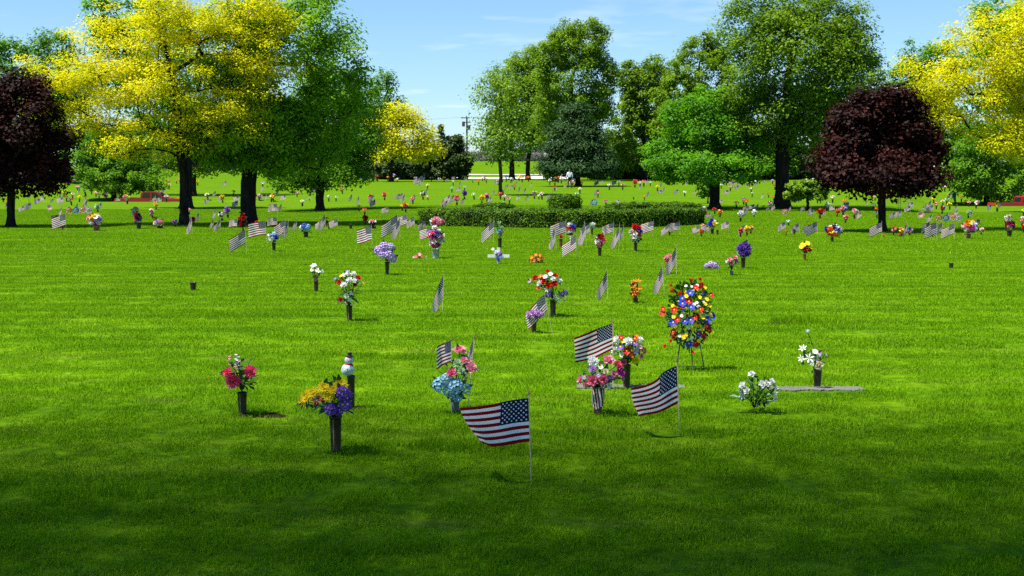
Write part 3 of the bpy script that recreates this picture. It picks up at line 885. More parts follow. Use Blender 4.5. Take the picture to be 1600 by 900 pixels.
# ------------------------------------------------------------------ hedges
def hedge(label, path, width, height, seed, dens=1500, leaf=0.05, name='hedge'):
    """A clipped hedge along a path of ground points: twiggy core and a skin of leaves."""
    rng = np.random.default_rng(seed)
    pts = [Vector((p[0], p[1], gz(p[0], p[1]))) for p in path]
    org = pts[len(pts) // 2].copy(); root = empty(name, org)
    prof = []
    K = 15
    for i in range(K):
        t = i / (K - 1); a = math.pi * t
        cx, cz = math.cos(a), math.sin(a)
        prof.append((math.copysign(abs(cx) ** 0.2, cx) * width / 2, abs(cz) ** 0.2 * height))
    rows = []; frames = []
    for i, p in enumerate(pts):
        d = (pts[min(i + 1, len(pts) - 1)] - pts[max(i - 1, 0)]).normalized(); s = Vector((d.y, -d.x, 0))
        e = min(i, len(pts) - 1 - i); k = min(1.0, 0.93 + 0.07 * e / 2)
        k *= 1 + 0.02 * math.sin(i * 1.7 + seed) + 0.012 * math.sin(i * 4.1)
        rows.append([p - org + s * q[0] * k + Vector((0, 0, q[1] * k - 0.02)) for q in prof])
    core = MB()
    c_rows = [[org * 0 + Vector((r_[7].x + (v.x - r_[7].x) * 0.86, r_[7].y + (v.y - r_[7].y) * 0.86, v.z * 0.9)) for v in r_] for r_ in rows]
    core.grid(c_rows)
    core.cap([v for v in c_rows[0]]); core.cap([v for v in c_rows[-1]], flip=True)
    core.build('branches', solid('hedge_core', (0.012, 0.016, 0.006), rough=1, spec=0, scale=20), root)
    # leaves over the surface
    A = np.array([[tuple(v) for v in r_] for r_ in rows])
    P00, P01, P10, P11 = A[:-1, :-1], A[:-1, 1:], A[1:, :-1], A[1:, 1:]
    area = np.linalg.norm(np.cross(P10 - P00, P01 - P00), axis=-1)
    tot = area.sum(); n = int(tot * dens)
    idx = rng.choice(area.size, n, p=(area / tot).ravel())
    u = rng.random((n, 1)); w = rng.random((n, 1))
    q = [x.reshape(-1, 3)[idx] for x in (P00, P01, P10, P11)]
    p = (q[0] * (1 - u) + q[2] * u) * (1 - w) + (q[1] * (1 - u) + q[3] * u) * w
    nr = np.cross(q[2] - q[0], q[1] - q[0]); nr /= np.linalg.norm(nr, axis=1, keepdims=True) + 1e-9
    cenr = p.copy(); cenr[:, 2] = 0
    cent = np.array([tuple(x - org) for x in pts]); near = np.argmin(np.linalg.norm(p[:, None, :2] - cent[None, :, :2], axis=2), 1)
    out = p - (cent[near] + np.array([0, 0, height * 0.45])); sgn = np.sign(np.sum(out * nr, 1, keepdims=True)); nr *= np.where(sgn == 0, 1, sgn)
    lump = 0.022 * np.sin(p[:, :1] * 5.1 + seed) * np.sin(p[:, 2:] * 7 + p[:, :1] * 2.3) + 0.014 * np.sin(p[:, :1] * 13.0 + p[:, 2:] * 9)
    p = p + nr * (lump + rng.normal(0, 0.028, (n, 1)) + 0.02)
    p[:, 2] += np.where(nr[:, 2] > 0.45, np.abs(rng.normal(0, 0.024, n)), 0)        # young shoots along the top
    keep = (nr[:, 2] > 0.55) | (rng.random(n) < 0.55 + 0.3 * np.sin(p[:, 0] * 4.3 + seed) * np.sin(p[:, 2] * 6))
    p, nr = p[keep], nr[keep]; n = len(p)
    # ends too
    for k in (0, -1):
        e = rng.integers(0, A.shape[1], n // 28); t = rng.random((n // 28, 1)) ** 0.5
        c0 = A[k].mean(0); pe = c0 + (A[k][e] - c0) * t; pe[:, 2] = np.maximum(pe[:, 2], 0.03)
        dv_ = (A[0] - A[1]).mean(0) if k == 0 else (A[-1] - A[-2]).mean(0); dv_ /= np.linalg.norm(dv_)
        pe += dv_ * rng.normal(0.04, 0.04, (len(pe), 1))
        p = np.vstack([p, pe]); nr = np.vstack([nr, np.repeat(dv_[None], len(pe), 0)])
    n = len(p)
    nn = nr * 1.0 + rng.normal(0, 0.38, (n, 3)) + np.array([0, 0, 0.1]); nn /= np.linalg.norm(nn, axis=1, keepdims=True)
    a = rng.normal(0, 1, (n, 3)); a -= nn * np.sum(a * nn, 1, keepdims=True); a /= np.linalg.norm(a, axis=1, keepdims=True); b_ = np.cross(nn, a)
    s = leaf * rng.uniform(0.7, 1.5, (n, 1))
    v = np.stack([p - a * s * .5, p + b_ * s * .34, p + a * s * .5, p - b_ * s * .34], 1).reshape(-1, 3)
    o = put('foliage', np_mesh('foliage', v, np.arange(n * 4).reshape(-1, 4), 4, MATS['leaf_hedge']), root)
    o['kind'] = 'stuff'
    tag(root, label, 'hedge')
    return root


def arc(px0, px1, Ya, Yb, n):
    """A bowed line of hedge: Ya at the ends, Yb in the middle."""
    out = []
    for t in np.linspace(0, 1, n):
        px = px0 + (px1 - px0) * t; y = Ya + (Yb - Ya) * math.sin(math.pi * t) ** 0.8
        out.append(((px - 800) / F_PX * y, y))
    return out


hedge('long clipped green hedge in the middle of the lawn', arc(672, 1085, 48.2, 45.6, 34), 1.1, 0.60, 1, dens=1500, leaf=0.048)
hedge('low hedge segment behind the right part of the long hedge', arc(962, 1082, 57.5, 59.0, 10), 1.2, 0.52, 2, dens=900, leaf=0.07)
hedge('short hedge segment behind the left part of the long hedge', arc(752, 792, 57.0, 57.5, 6), 1.1, 0.52, 3, dens=900, leaf=0.07)
hedge('small dark rounded hedge bush standing behind the long hedge', arc(869, 895, 62.0, 61.6, 6), 1.05, 0.80, 4, dens=1300, leaf=0.065, name='hedge_bush')


# ------------------------------------------------------------------ small things: colours
COL = dict(red=(0.58, 0.008, 0.012), pink=(0.84, 0.33, 0.42), hotpink=(0.82, 0.09, 0.19), magenta=(0.55, 0.03, 0.36), white=(0.80, 0.80, 0.76), cream=(0.78, 0.70, 0.45), yellow=(0.85, 0.64, 0.008),
           orange=(0.82, 0.17, 0.006), purple=(0.19, 0.06, 0.46), lavender=(0.47, 0.31, 0.66), blue=(0.03, 0.055, 0.50), lightblue=(0.27, 0.49, 0.68), coral=(0.80, 0.13, 0.085), peach=(0.80, 0.38, 0.17),
           darkred=(0.23, 0.006, 0.012), teal=(0.05, 0.30, 0.30), black=(0.012, 0.012, 0.014), palegreen=(0.42, 0.60, 0.33), rose=(0.76, 0.17, 0.28), brown=(0.14, 0.06, 0.03), lilac=(0.60, 0.36, 0.66))
WORD = dict(hotpink='hot pink', lightblue='light blue', darkred='dark red', palegreen='pale green')


def cmat(c):
    if c == 'black':
        return solid('petal_black', COL[c], rough=0.5)
    return solid('petal_' + c, COL[c], rough=0.55, spec=0.25, var=0.2, scale=60, trans=0.25)


solid('vase_bronze', (0.030, 0.022, 0.013), rough=0.38, spec=0.5, metal=0.25, var=0.45, scale=24)
solid('vase_strip', (0.20, 0.15, 0.07), rough=0.45, spec=0.5, var=0.3, scale=40)
solid('vase_grey', (0.13, 0.14, 0.13), rough=0.5, spec=0.4, var=0.2, scale=40)
solid('vase_copper', (0.12, 0.045, 0.018), rough=0.4, spec=0.5, var=0.3, scale=40)
solid('vase_foil', (0.34, 0.36, 0.38), rough=0.3, spec=0.6, metal=0.5, var=0.4, scale=30)
leaf_mat('stem_leaf', (0.010, 0.035, 0.006), (0.025, 0.085, 0.012), (0.06, 0.16, 0.025), trans=0.2)
leaf_mat('pale_leaf', (0.16, 0.28, 0.13), (0.26, 0.42, 0.22), (0.45, 0.58, 0.38), trans=0.25)
solid('dowel', (0.52, 0.43, 0.28), rough=0.7, spec=0.2)
solid('dowel_tip', (0.25, 0.17, 0.07), rough=0.5)
solid('granite', (0.12, 0.117, 0.105), rough=0.85, spec=0.2, var=0.35, scale=70, bump=0.2)
solid('soil', (0.022, 0.016, 0.008), rough=1, spec=0, var=0.5, scale=25, bump=0.5)
solid('wire_green', (0.02, 0.05, 0.02), rough=0.5)
solid('iron_black', (0.012, 0.012, 0.012), rough=0.5)
solid('paper_brown', (0.30, 0.13, 0.07), rough=0.8)
solid('white_paint', (0.72, 0.72, 0.70), rough=0.5)


# ------------------------------------------------------------------ flowers, unit radius, facing +Z
FL = {}


def flower(kind, col, centre='yellow'):
    key = (kind, col, centre)
    if key in FL:
        return FL[key]
    r = random.Random(hash(kind) % 1000 if False else sum(map(ord, kind)))
    b = MB()

    def ring(n, tilt, ln, wd, z=0.0, cup=0.15, r0=0.1, ph=0.0, mat=0, jit=0.15):
        for i in range(n):
            a = 2 * math.pi * (i + ph) / n + r.uniform(-jit, jit) * 2 / n
            t = tilt + r.uniform(-jit, jit)
            o = Vector((math.cos(a), math.sin(a), 0))
            d = o * math.cos(t) + Vector((0, 0, math.sin(t)))
            nn = -o * math.sin(t) + Vector((0, 0, math.cos(t)))
            b.petal(o * r0 + Vector((0, 0, z)), d, nn, ln * r.uniform(0.9, 1.08), wd, cup, mat)

    def dome(rad, z, n=8, mat=1):
        b.lathe([(rad, z), (rad * 0.8, z + rad * 0.4), (rad * 0.35, z + rad * 0.62), (0.001, z + rad * 0.66)], n, mat)
    if kind == 'daisy':
        ring(13, 0.22, 0.9, 0.36, 0.0, 0.12); dome(0.26, 0.02)
    elif kind == 'sunny':
        ring(15, 0.05, 0.9, 0.30, 0.0, 0.1); ring(15, 0.42, 0.78, 0.28, 0.04, 0.1, ph=0.5); ring(10, 0.9, 0.5, 0.22, 0.08, 0.1); dome(0.2, 0.1)
    elif kind == 'mum':
        for k, (n, t, l_) in enumerate([(15, -0.5, 0.85), (16, -0.1, 0.95), (15, 0.3, 0.95), (13, 0.65, 0.88), (10, 1.0, 0.8), (6, 1.35, 0.7)]):
            ring(n, t, l_, 0.24, 0.0, 0.22, r0=0.05, ph=0.37 * k)
    elif kind == 'spider':
        ring(12, 0.1, 1.0, 0.16, 0, 0.2); ring(12, 0.5, 0.9, 0.15, 0.02, 0.2, ph=0.5); ring(8, 1.0, 0.6, 0.14, 0.04, 0.2, mat=1)
    elif kind == 'rose':
        ring(5, 0.25, 0.95, 0.95, 0.0, 0.28, ph=0.1); ring(5, 0.65, 0.85, 0.85, 0.02, 0.32, ph=0.5); ring(5, 1.0, 0.72, 0.62, 0.05, 0.3); ring(4, 1.25, 0.62, 0.45, 0.08, 0.35, ph=0.3, r0=0.05); ring(3, 1.45, 0.55, 0.3, 0.1, 0.3, r0=0.02)
    elif kind == 'carnation':
        for k, (n, t, l_) in enumerate([(9, 0.0, 0.95), (9, 0.4, 0.9), (8, 0.8, 0.8), (6, 1.2, 0.72)]):
            ring(n, t, l_, 0.5, 0.0, 0.35, ph=0.3 * k, jit=0.3)
    elif kind == 'hydrangea':
        m_ = 34
        for i in range(m_):
            z = 1 - 1.35 * (i + 0.5) / m_; a = i * 2.39996
            q = math.sqrt(max(0, 1 - z * z)); d = Vector((q * math.cos(a), q * math.sin(a), z))
            s = d.orthogonal().normalized(); t = d.cross(s); ph = r.uniform(0, 1.5)
            for j in range(4):
                e = s * math.cos(ph + j * 1.5708) + t * math.sin(ph + j * 1.5708)
                b.petal(d * 0.74, e * 0.9 + d * 0.35, d, 0.27, 0.27, 0.1)
    elif kind == 'tulip':
        for k in range(6):
            a = k * math.pi / 3; o = Vector((math.cos(a), math.sin(a), 0))
            b.petal(o * 0.22 + Vector((0, 0, -0.7)), o * 0.28 + Vector((0, 0, 1)), -o, 1.7, 0.75, -0.25, 0, 0.45)
    elif kind == 'lily':
        ring(6, 0.35, 1.0, 0.36, 0.0, -0.15, r0=0.05); ring(5, 1.2, 0.5, 0.06, 0.02, 0, r0=0.02, mat=1)
    elif kind == 'poppy':
        ring(5, 0.35, 0.95, 1.0, 0.0, 0.18); dome(0.22, 0.05)
    elif kind == 'sprig':
        for i in range(6):
            z = i * 0.36 - 0.9; a = i * 2.4
            o = Vector((math.cos(a) * 0.25, math.sin(a) * 0.25, z))
            for j in range(5):
                e = Vector((math.cos(a + j * 1.257), math.sin(a + j * 1.257), 0.5))
                b.petal(o, e, (0, 0, 1), 0.42, 0.3, 0.15)
    me = b.mesh(kind + '_flower', [cmat(col), cmat(centre)])
    FL[key] = me
    return me


def face_to(o, d, spin=0.0):
    q = Vector(d).to_track_quat('Z', 'Y')
    o.rotation_mode = 'QUATERNION'
    o.rotation_quaternion = q @ Quaternion((0, 0, 1), spin)


PNAME = dict(daisy='daisy', sunny='daisy', mum='chrysanthemum', spider='chrysanthemum', rose='rose', carnation='carnation', hydrangea='hydrangea', tulip='tulip', lily='lily', poppy='poppy', sprig='flower_spray')


def vase(root, h, r, mat='vase_bronze', strip=False, lean=None, n=18):
    """Cemetery vase: slightly tapered, rolled foot and lip, open at the top."""
    b = MB()
    b.lathe([(0.001, 0.0), (r * 0.80, 0.0), (r * 0.84, h * 0.03), (r * 0.80, h * 0.06), (r * 0.86, h * 0.30), (r * 0.94, h * 0.7), (r * 0.98, h * 0.93), (r * 1.08, h * 0.95), (r * 1.08, h), (r * 0.9, h), (r * 0.84, h * 0.6)], n)
    o = b.build('vase', MATS[mat], root, True)
    if strip:
        s = MB(); rows = []
        for z in (0.08, 0.3, 0.6, 0.92):
            rr = r * (0.81 + 0.17 * z) + 0.0012
            rows.append([(rr * math.cos(a), rr * math.sin(a), z * h) for a in np.linspace(R(-112), R(-100), 3)])
        s.grid(rows); s.build('pale_strip', MATS['vase_strip'], o)  # narrow paler strip down the front of the vase
    return o


def leaves(root, c, n, ln, wd, rng, mat='stem_leaf', spread=1.0, name='leaf', low=-0.35, each=True):
    """Big leaves standing out of a bunch of flowers."""
    b = MB()
    for i in range(n):
        a = 2 * math.pi * (i + rng.random()) / n; e = rng.uniform(low, 0.55)
        d = Vector((math.cos(a) * spread, math.sin(a) * spread, e))
        L_ = ln * rng.uniform(0.7, 1.2)
        if each: b = MB()
        p0 = Vector(c) if not each else Vector((0, 0, 0))
        mid_ = p0 + d.normalized() * L_ * 0.5
        b.petal(p0, d, (0, 0, 1), L_, wd, 0.12); b.petal(mid_, d + Vector((0, 0, -0.4)), (0, 0, 1), L_ * 0.6, wd * 0.7, 0.1)
        if each:
            b.build(name, MATS[mat], root, loc=c)
    if not each:
        o = b.build(name, MATS[mat], root)


def filler(root, c, rx, rz, n, size, rng, mat='stem_leaf', name='foliage', down=0.0):
    """Small leaves packed inside a bouquet with its stems, one part."""
    b = MB()
    for i in range(n):
        v = Vector((rng.normalvariate(0, 1), rng.normalvariate(0, 1), rng.normalvariate(0, 1)))
        v = v.normalized() * rng.random() ** 0.5
        p = Vector(c) + Vector((v.x * rx, v.y * rx, v.z * rz))
        d = Vector((v.x, v.y, v.z * 0.6 + rng.uniform(-0.3, 0.4) - down))
        b.petal(p, d, (rng.uniform(-.3, .3), rng.uniform(-.3, .3), 1), size * rng.uniform(0.7, 1.3), size * 0.45, 0.1)
    return b, name, mat


def bouquet(name, label, base, vase_top, blooms, vr_px=8, vmat='vase_bronze', strip=False, nleaf=8, leaf_px=18, cat='flower vase', fill=40, group=None, centre=None, no_vase=False, seed=0, leafmat='stem_leaf', lift=0.0, lean=0.0):
    """A vase of artificial flowers. Blooms are (kind, colour, px, py, diameter px[, centre colour])."""
    rng = random.Random(seed + int(base[0]))
    bp = P(*base); m = mpp(bp.y)
    bp.z += lift
    root = empty(name, bp)
    vh = max(0.02, (base[1] - vase_top) * m)
    if not no_vase:
        vase(root, vh, vr_px * m, vmat, strip)
    cxm = sum(q[2] for q in blooms) / len(blooms); cym = sum(q[3] for q in blooms) / len(blooms)
    c = Vector(((cxm - base[0]) * m, 0, (base[1] - cym) * m))
    wx = max(abs(q[2] - cxm) + q[4] / 2 for q in blooms) * m; wz = max(abs(q[3] - cym) + q[4] / 2 for q in blooms) * m
    top = Vector((0, 0, vh if not no_vase else 0.03))
    fb, fn, fm = filler(root, c * 0.75 + top * 0.25, wx * 0.62, wz * 0.72, fill, leaf_px * m * 0.5, rng)
    for i, q in enumerate(blooms):
        kind, col, px, py, dm = q[:5]; ce = q[5] if len(q) > 5 else 'yellow'
        off = Vector(((px - base[0]) * m, 0, (base[1] - py) * m))
        rel = off - c
        e = min(0.92, math.hypot(rel.x / (wx + 1e-6), rel.z / (wz + 1e-6)))
        off.y = -wx * 0.95 * math.sqrt(1 - e * e) + rng.uniform(-0.1, 0.1) * wx
        o = put(PNAME[kind], flower(kind, col, ce), root, off)
        d = Vector((rel.x, -wx * 0.75 * math.sqrt(1 - e * e) - 0.25 * wx, rel.z + wz * 0.45))
        if kind in ('tulip', 'sprig'):
            d = Vector((rel.x * 0.8, -0.2 * wx, abs(rel.z) + wz))
        face_to(o, d, rng.uniform(0, 6))
        s = dm * m / 2 * rng.uniform(1.12, 1.28); o.scale = (s, s, s)
        md = (off + top) / 2 + Vector((0, 0, 0.12 * (off - top).length))
        fb.tube([top, md, off - d.normalized() * s * 0.2], 0.0035 if m < 0.01 else 0.006, 4, caps=False)
        # small leaves behind the bloom
        for k in range(2):
            a = rng.uniform(0, 6.28)
            fb.petal(off - d.normalized() * s * 0.3, Vector((math.cos(a), -0.2, math.sin(a))), d, s * 1.5, s * 0.7, 0.1)
    fb.build(fn, MATS[leafmat], root)
    if nleaf:
        leaves(root, top + Vector((0, 0, (c.z - top.z) * 0.35)), nleaf, leaf_px * m, leaf_px * m * 0.42, rng, leafmat)
    tag(root, label, cat, group)
    return root


# ------------------------------------------------------------------ flags
def flag_mat():
    m, n, l = nmat('flag_cloth')
    uv = n.new('ShaderNodeUVMap'); uv.uv_map = 'UVMap'
    sp = n.new('ShaderNodeSeparateXYZ'); l.new(uv.outputs[0], sp.inputs[0])

    def M(op, a, b_=None, c=None):
        k = n.new('ShaderNodeMath'); k.operation = op
        for i, v in enumerate((a, b_, c)):
            if v is None: continue
            if isinstance(v, (int, float)): k.inputs[i].default_value = v
            else: l.new(v, k.inputs[i])
        return k.outputs[0]
    u, v = sp.outputs[0], sp.outputs[1]                   # u from the pole, v down from the top edge
    stripe = M('MODULO', M('FLOOR', M('MULTIPLY', v, 13.0)), 2.0)
    canton = M('MULTIPLY', M('LESS_THAN', u, 0.4), M('LESS_THAN', v, 7 / 13))
    a = M('MULTIPLY', u, 12 / 0.4); b_ = M('MULTIPLY', v, 10 * 13 / 7)
    p = M('MULTIPLY', M('ADD', a, b_), 0.5); q = M('MULTIPLY', M('SUBTRACT', a, b_), 0.5)
    dp = M('SUBTRACT', p, M('ROUND', p)); dq = M('SUBTRACT', q, M('ROUND', q))
    da = M('MULTIPLY', M('ADD', dp, dq), 0.050); db = M('MULTIPLY', M('SUBTRACT', dp, dq), 0.0538)
    dist = M('SQRT', M('ADD', M('MULTIPLY', da, da), M('MULTIPLY', db, db)))
    th = M('ARCTAN2', da, M('MULTIPLY', db, -1.0))
    rad = M('MULTIPLY_ADD', M('COSINE', M('MULTIPLY', th, 5.0)), 0.0055, 0.0162)
    star = M('LESS_THAN', dist, rad)
    for lo, hi, s in ((0.5, 11.5, a), (0.5, 9.5, b_)):
        star = M('MULTIPLY', star, M('MULTIPLY', M('GREATER_THAN', s, lo), M('LESS_THAN', s, hi)))

    def mix(f, A, B):
        x = n.new('ShaderNodeMix'); x.data_type = 'RGBA'; l.new(f, x.inputs['Factor'])
        for s_, c in (('A', A), ('B', B)):
            if isinstance(c, tuple): x.inputs[s_].default_value = (*c, 1)
            else: l.new(c, x.inputs[s_])
        return x.outputs['Result']
    red, white, blue = (0.24, 0.004, 0.010), (0.88, 0.87, 0.85), (0.008, 0.013, 0.055)
    c = mix(canton, mix(stripe, red, white), mix(star, blue, white))
    bs = n.new('ShaderNodeBsdfPrincipled'); bs.inputs['Roughness'].default_value = 0.75; bs.inputs['Specular IOR Level'].default_value = 0.15
    l.new(c, bs.inputs['Base Color'])
    t = n.new('ShaderNodeBsdfTranslucent'); l.new(c, t.inputs['Color'])
    mx = n.new('ShaderNodeMixShader'); mx.inputs[0].default_value = 0.48
    l.new(bs.outputs[0], mx.inputs[1]); l.new(t.outputs[0], mx.inputs[2])
    o = n.new('ShaderNodeOutputMaterial'); l.new(mx.outputs[0], o.inputs[0])
    MATS['flag_cloth'] = m


flag_mat()
FLAG_H, FLAG_L, POLE_L = 0.40, 0.57, 0.72


def cloth_mesh(droop, amp, waves, seed, top=POLE_L - 0.03, gather=1.0, sag=0.0, curl=0.0, twist=0.0, nu=22, nv=13, H=FLAG_H, L=FLAG_L):
    """Cloth on the pole: u along the fly towards -X, sheared down by droop and rippled."""
    rng = random.Random(seed); ph = rng.uniform(0, 6.28); ph2 = rng.uniform(0, 6.28)
    vs, uvs = [], []
    for j in range(nv + 1):
        v = j / nv
        x = y = 0.0; z = top - v * H
        for i in range(nu + 1):
            u = i / nu
            vs.append((-0.005 - x, y + 0.0, z)); uvs.append((u, v))
            dr = droop + sag * u + 0.08 * math.sin(u * 5 + ph2 + v * 2)
            st = L / nu
            wv = amp * math.cos(u * waves * 6.28 + ph + v * 1.3) * min(1, u * 3)
            yaw = wv + curl * u + twist * u * v
            cx = math.cos(dr) * gather
            x += st * cx * math.cos(yaw); y += st * cx * math.sin(yaw); z -= st * math.sin(dr)
    fs = []
    for j in range(nv):
        for i in range(nu):
            k = j * (nu + 1) + i
            fs.append((k, k + 1, k + nu + 2, k + nu + 1))
    me = bpy.data.meshes.new('cloth')
    me.from_pydata(vs, [], fs)
    ul = me.uv_layers.new(name='UVMap')
    li = np.zeros(len(me.loops), np.int32); me.loops.foreach_get('vertex_index', li)
    ul.data.foreach_set('uv', np.array(uvs, np.float32)[li].ravel())
    me.polygons.foreach_set('use_smooth', [True] * len(fs))
    me.materials.append(MATS['flag_cloth']); me.update()
    return me


CLOTHS = dict(s=[cloth_mesh(0.10 + 0.10 * k, 0.75, 1.1 + 0.15 * k, 10 + k, nu=14, nv=7) for k in range(4)],
              d=[cloth_mesh(0.28 + 0.10 * k, 0.55, 1.0, 20 + k, gather=1.0, nu=14, nv=7) for k in range(4)],
              l=[cloth_mesh(0.70 + 0.10 * k, 0.5, 1.0, 30 + k, gather=0.9, nu=14, nv=7) for k in range(4)],
              n=[cloth_mesh(0.90 + 0.07 * k, 0.6, 1.1 + 0.1 * k, 40 + k, gather=0.8, nu=16, nv=8) for k in range(4)])
pb = MB(); pb.tube([(0, 0, -0.06), (0, 0, POLE_L - 0.012)], 0.0042, 6)
POLE_ME = pb.mesh('pole', [MATS['dowel']])
pb = MB(); pb.lathe([(0.0045, POLE_L - 0.012), (0.008, POLE_L), (0.006, POLE_L + 0.012), (0.0025, POLE_L + 0.03), (0.0005, POLE_L + 0.045)], 6)
TIP_ME = pb.mesh('finial', [MATS['dowel_tip']])


def flag(label, x, top, base, cloth, base_x=None, yaw=0.0, lean_y=0.0, group=None, fat=1.0, name='small_flag'):
    """A stick flag: x, top and base are photograph pixels of the pole."""
    bx = base_x if base_x is not None else x
    bp = P(bx, base); m = mpp(bp.y)
    hgt = max(0.2, (base - top) * m)
    root = empty(name, bp)
    s = hgt / (POLE_L + 0.03)
    lean = math.atan2((x - bx) * m, hgt)
    root.rotation_euler = (lean_y, lean, yaw)
    root.scale = (s, s, s)
    p = put('pole', POLE_ME, root); p.scale = (fat, fat, 1)
    put('finial', TIP_ME, root)
    put('cloth', cloth, root)
    tag(root, label, 'flag', group)
    return root


# ------------------------------------------------------------------ far bouquets: one small mesh each
FARB = {}


def far_mesh(cols, shape):
    key = (cols, shape)
    if key in FARB:
        return FARB[key]
    rng = random.Random(sum(map(ord, ''.join(cols))) + shape)
    cl = list(dict.fromkeys(cols))
    mats = [MATS['vase_bronze'], MATS['stem_leaf']] + [cmat(c) for c in cl]
    b = MB()
    b.lathe([(0.001, 0), (0.042, 0), (0.048, 0.12), (0.055, 0.22), (0.045, 0.22)], 8, 0)
    for i in range(14):
        a = i * 2.4; d = Vector((math.cos(a), math.sin(a), rng.uniform(-0.2, 0.8)))
        b.petal((0, 0, 0.23), d, (0, 0, 1), rng.uniform(0.1, 0.17), 0.06, 0.1, 1)
    n = 9
    for i in range(n):
        a = i * 2.39996; z = 1 - 1.1 * (i + 0.3) / n; q = math.sqrt(max(0, 1 - z * z))
        c = Vector((q * math.cos(a) * 0.125, q * math.sin(a) * 0.125, 0.355 + z * 0.105))
        d = (c - Vector((0, 0, 0.33))).normalized()
        mt = 2 + i % len(cl); s = d.orthogonal().normalized(); t = d.cross(s); rr = rng.uniform(0.055, 0.075)
        for k in range(7):
            e = s * math.cos(k * 0.8976) + t * math.sin(k * 0.8976)
            b.petal(c, e + d * rng.uniform(0.1, 0.6), d, rr, rr * 0.8, 0.2, mt)
    me = b.mesh('flower_vase', mats)
    FARB[key] = me
    return me


def far_wreath(col, col2):
    key = ('wreath', col, col2)
    if key in FARB: return FARB[key]
    rng = random.Random(3); b = MB()
    for i in range(26):
        a = i * 2 * math.pi / 26; rr = 0.16 + rng.uniform(-0.035, 0.035)
        c = Vector((rr * math.cos(a), rng.uniform(-0.03, 0.03), 0.20 + rr * math.sin(a)))
        for k in range(6):
            e = Vector((math.cos(k * 1.047), -0.5, math.sin(k * 1.047)))
            b.petal(c, e, (0, -1, 0), 0.06, 0.05, 0.2, 1 if rng.random() < 0.35 else 0)
    b.tube([(0.0, 0.05, 0.33), (0.06, 0.14, 0.0)], 0.006, 4, 2); b.tube([(0, 0.05, 0.33), (-0.06, 0.14, 0.0)], 0.006, 4, 2)
    me = b.mesh('flower_wreath', [cmat(col), cmat(col2), MATS['wire_green']])
    FARB[key] = me
    return me


# ------------------------------------------------------------------ where the small things stand (photograph pixels)
# flags: x of pole, top, base, hang (s spread, d drooping, l limp)
FLAGS = '''
38 319 334 d;49 316 331 d;63 309 323 s;68 305 318 s;84 310 318 s;96 300 320 l;99 306 322 d;97 322 338 l;92 334 352 s
135 305 318 l;136 313 326 l;122 316 329 l;159 315 329 l;188 308 318 s;243 273 282 l;258 291 302 d;253 307 320 s;243 304 316 l;256 339 356 l;299 334 366 n;311 330 347 l;327 308 320 s;354 281 293 l;337 297 309 l;346 304 316 s
372 312 326 s;373 305 318 d;338 325 342 l;334 341 358 l;345 340 362 l;371 341 362 s;412 287 299 l;410 302 315 d;417 302 314 l;433 317 338 s;440 317 332 l;446 304 317 s;435 294 305 l;433 338 360 s;451 340 373 n;464 341 361 l
509 332 361 l;503 340 360 d;527 340 360 d;550 302 315 l;561 305 320 l;493 291 303 d;584 303 318 d;586 310 325 d;607 322 337 d;566 275 283 s;580 274 283 s;625 302 314 d;629 300 313 d;633 302 317 l;649 303 317 d;656 277 291 d;661 279 291 l;664 273 284 s
636 333 360 d;647 337 359 s;664 343 362 d;668 293 304 l;688 276 285 l;703 302 319 d;710 303 319 d;694 309 323 l;699 312 324 d;725 308 320 d;719 292 302 s;729 276 284 l;701 278 285 s;711 275 283 s;768 305 320 l;773 296 306 l;720 282 291 l
779 281 291 s;794 288 296 s;801 289 297 s;803 277 286 s;808 283 291 l;813 290 300 l;822 292 302 l;831 284 292 l;793 301 311 l;812 304 314 d;826 304 314 l;857 303 313 l;861 303 313 d;870 289 298 l;885 285 294 l
931 280 290 l;935 281 291 d;942 280 289 l;963 281 291 d;936 295 307 d;927 311 321 d;968 311 321 s;1002 287 297 l;1012 279 288 l;1034 284 293 l;1034 296 306 s;1039 291 301 l;1014 298 308 l;1044 280 288 l;1060 295 305 d;1088 296 305 s;1074 281 290 l;1057 317 327 s;1092 322 334 l;1104 322 336 l
1145 280 290 d;1150 281 291 s;1157 284 292 s;1154 289 299 s;1170 284 293 l;1184 285 293 s;1197 280 287 s;1213 284 293 l;1138 296 308 s;1112 295 305 l;1193 300 311 l;1129 311 321 d;1110 330 342 d;1115 335 348 l;1166 324 337 d;1169 320 334 d;1179 318 330 d;1185 317 328 l;1201 319 331 l;1210 318 330 l
1108 347 366 d;1118 344 364 s;1139 344 363 s;1164 350 368 s;1092 352 368 d;1227 345 364 s;1236 320 331 l;1256 319 332 l;1267 322 334 l;1271 326 340 s;1290 326 339 l;1304 321 333 s;1313 319 333 l;1268 349 370 s;1276 344 371 d;1326 315 328 s;1355 312 322 l;1346 329 343 l
1399 330 344 d;1408 328 342 d;1422 320 334 s;1427 315 328 s;1416 345 370 n;1455 311 330 l;1458 318 334 d;1444 322 329 s;1456 333 349 l;1495 318 332 l;1496 326 339 l;1482 329 342 l;1519 326 340 l;1531 341 356 d;1452 345 366 s;1472 346 371 d;1491 346 376 d;1549 318 331 s
'''
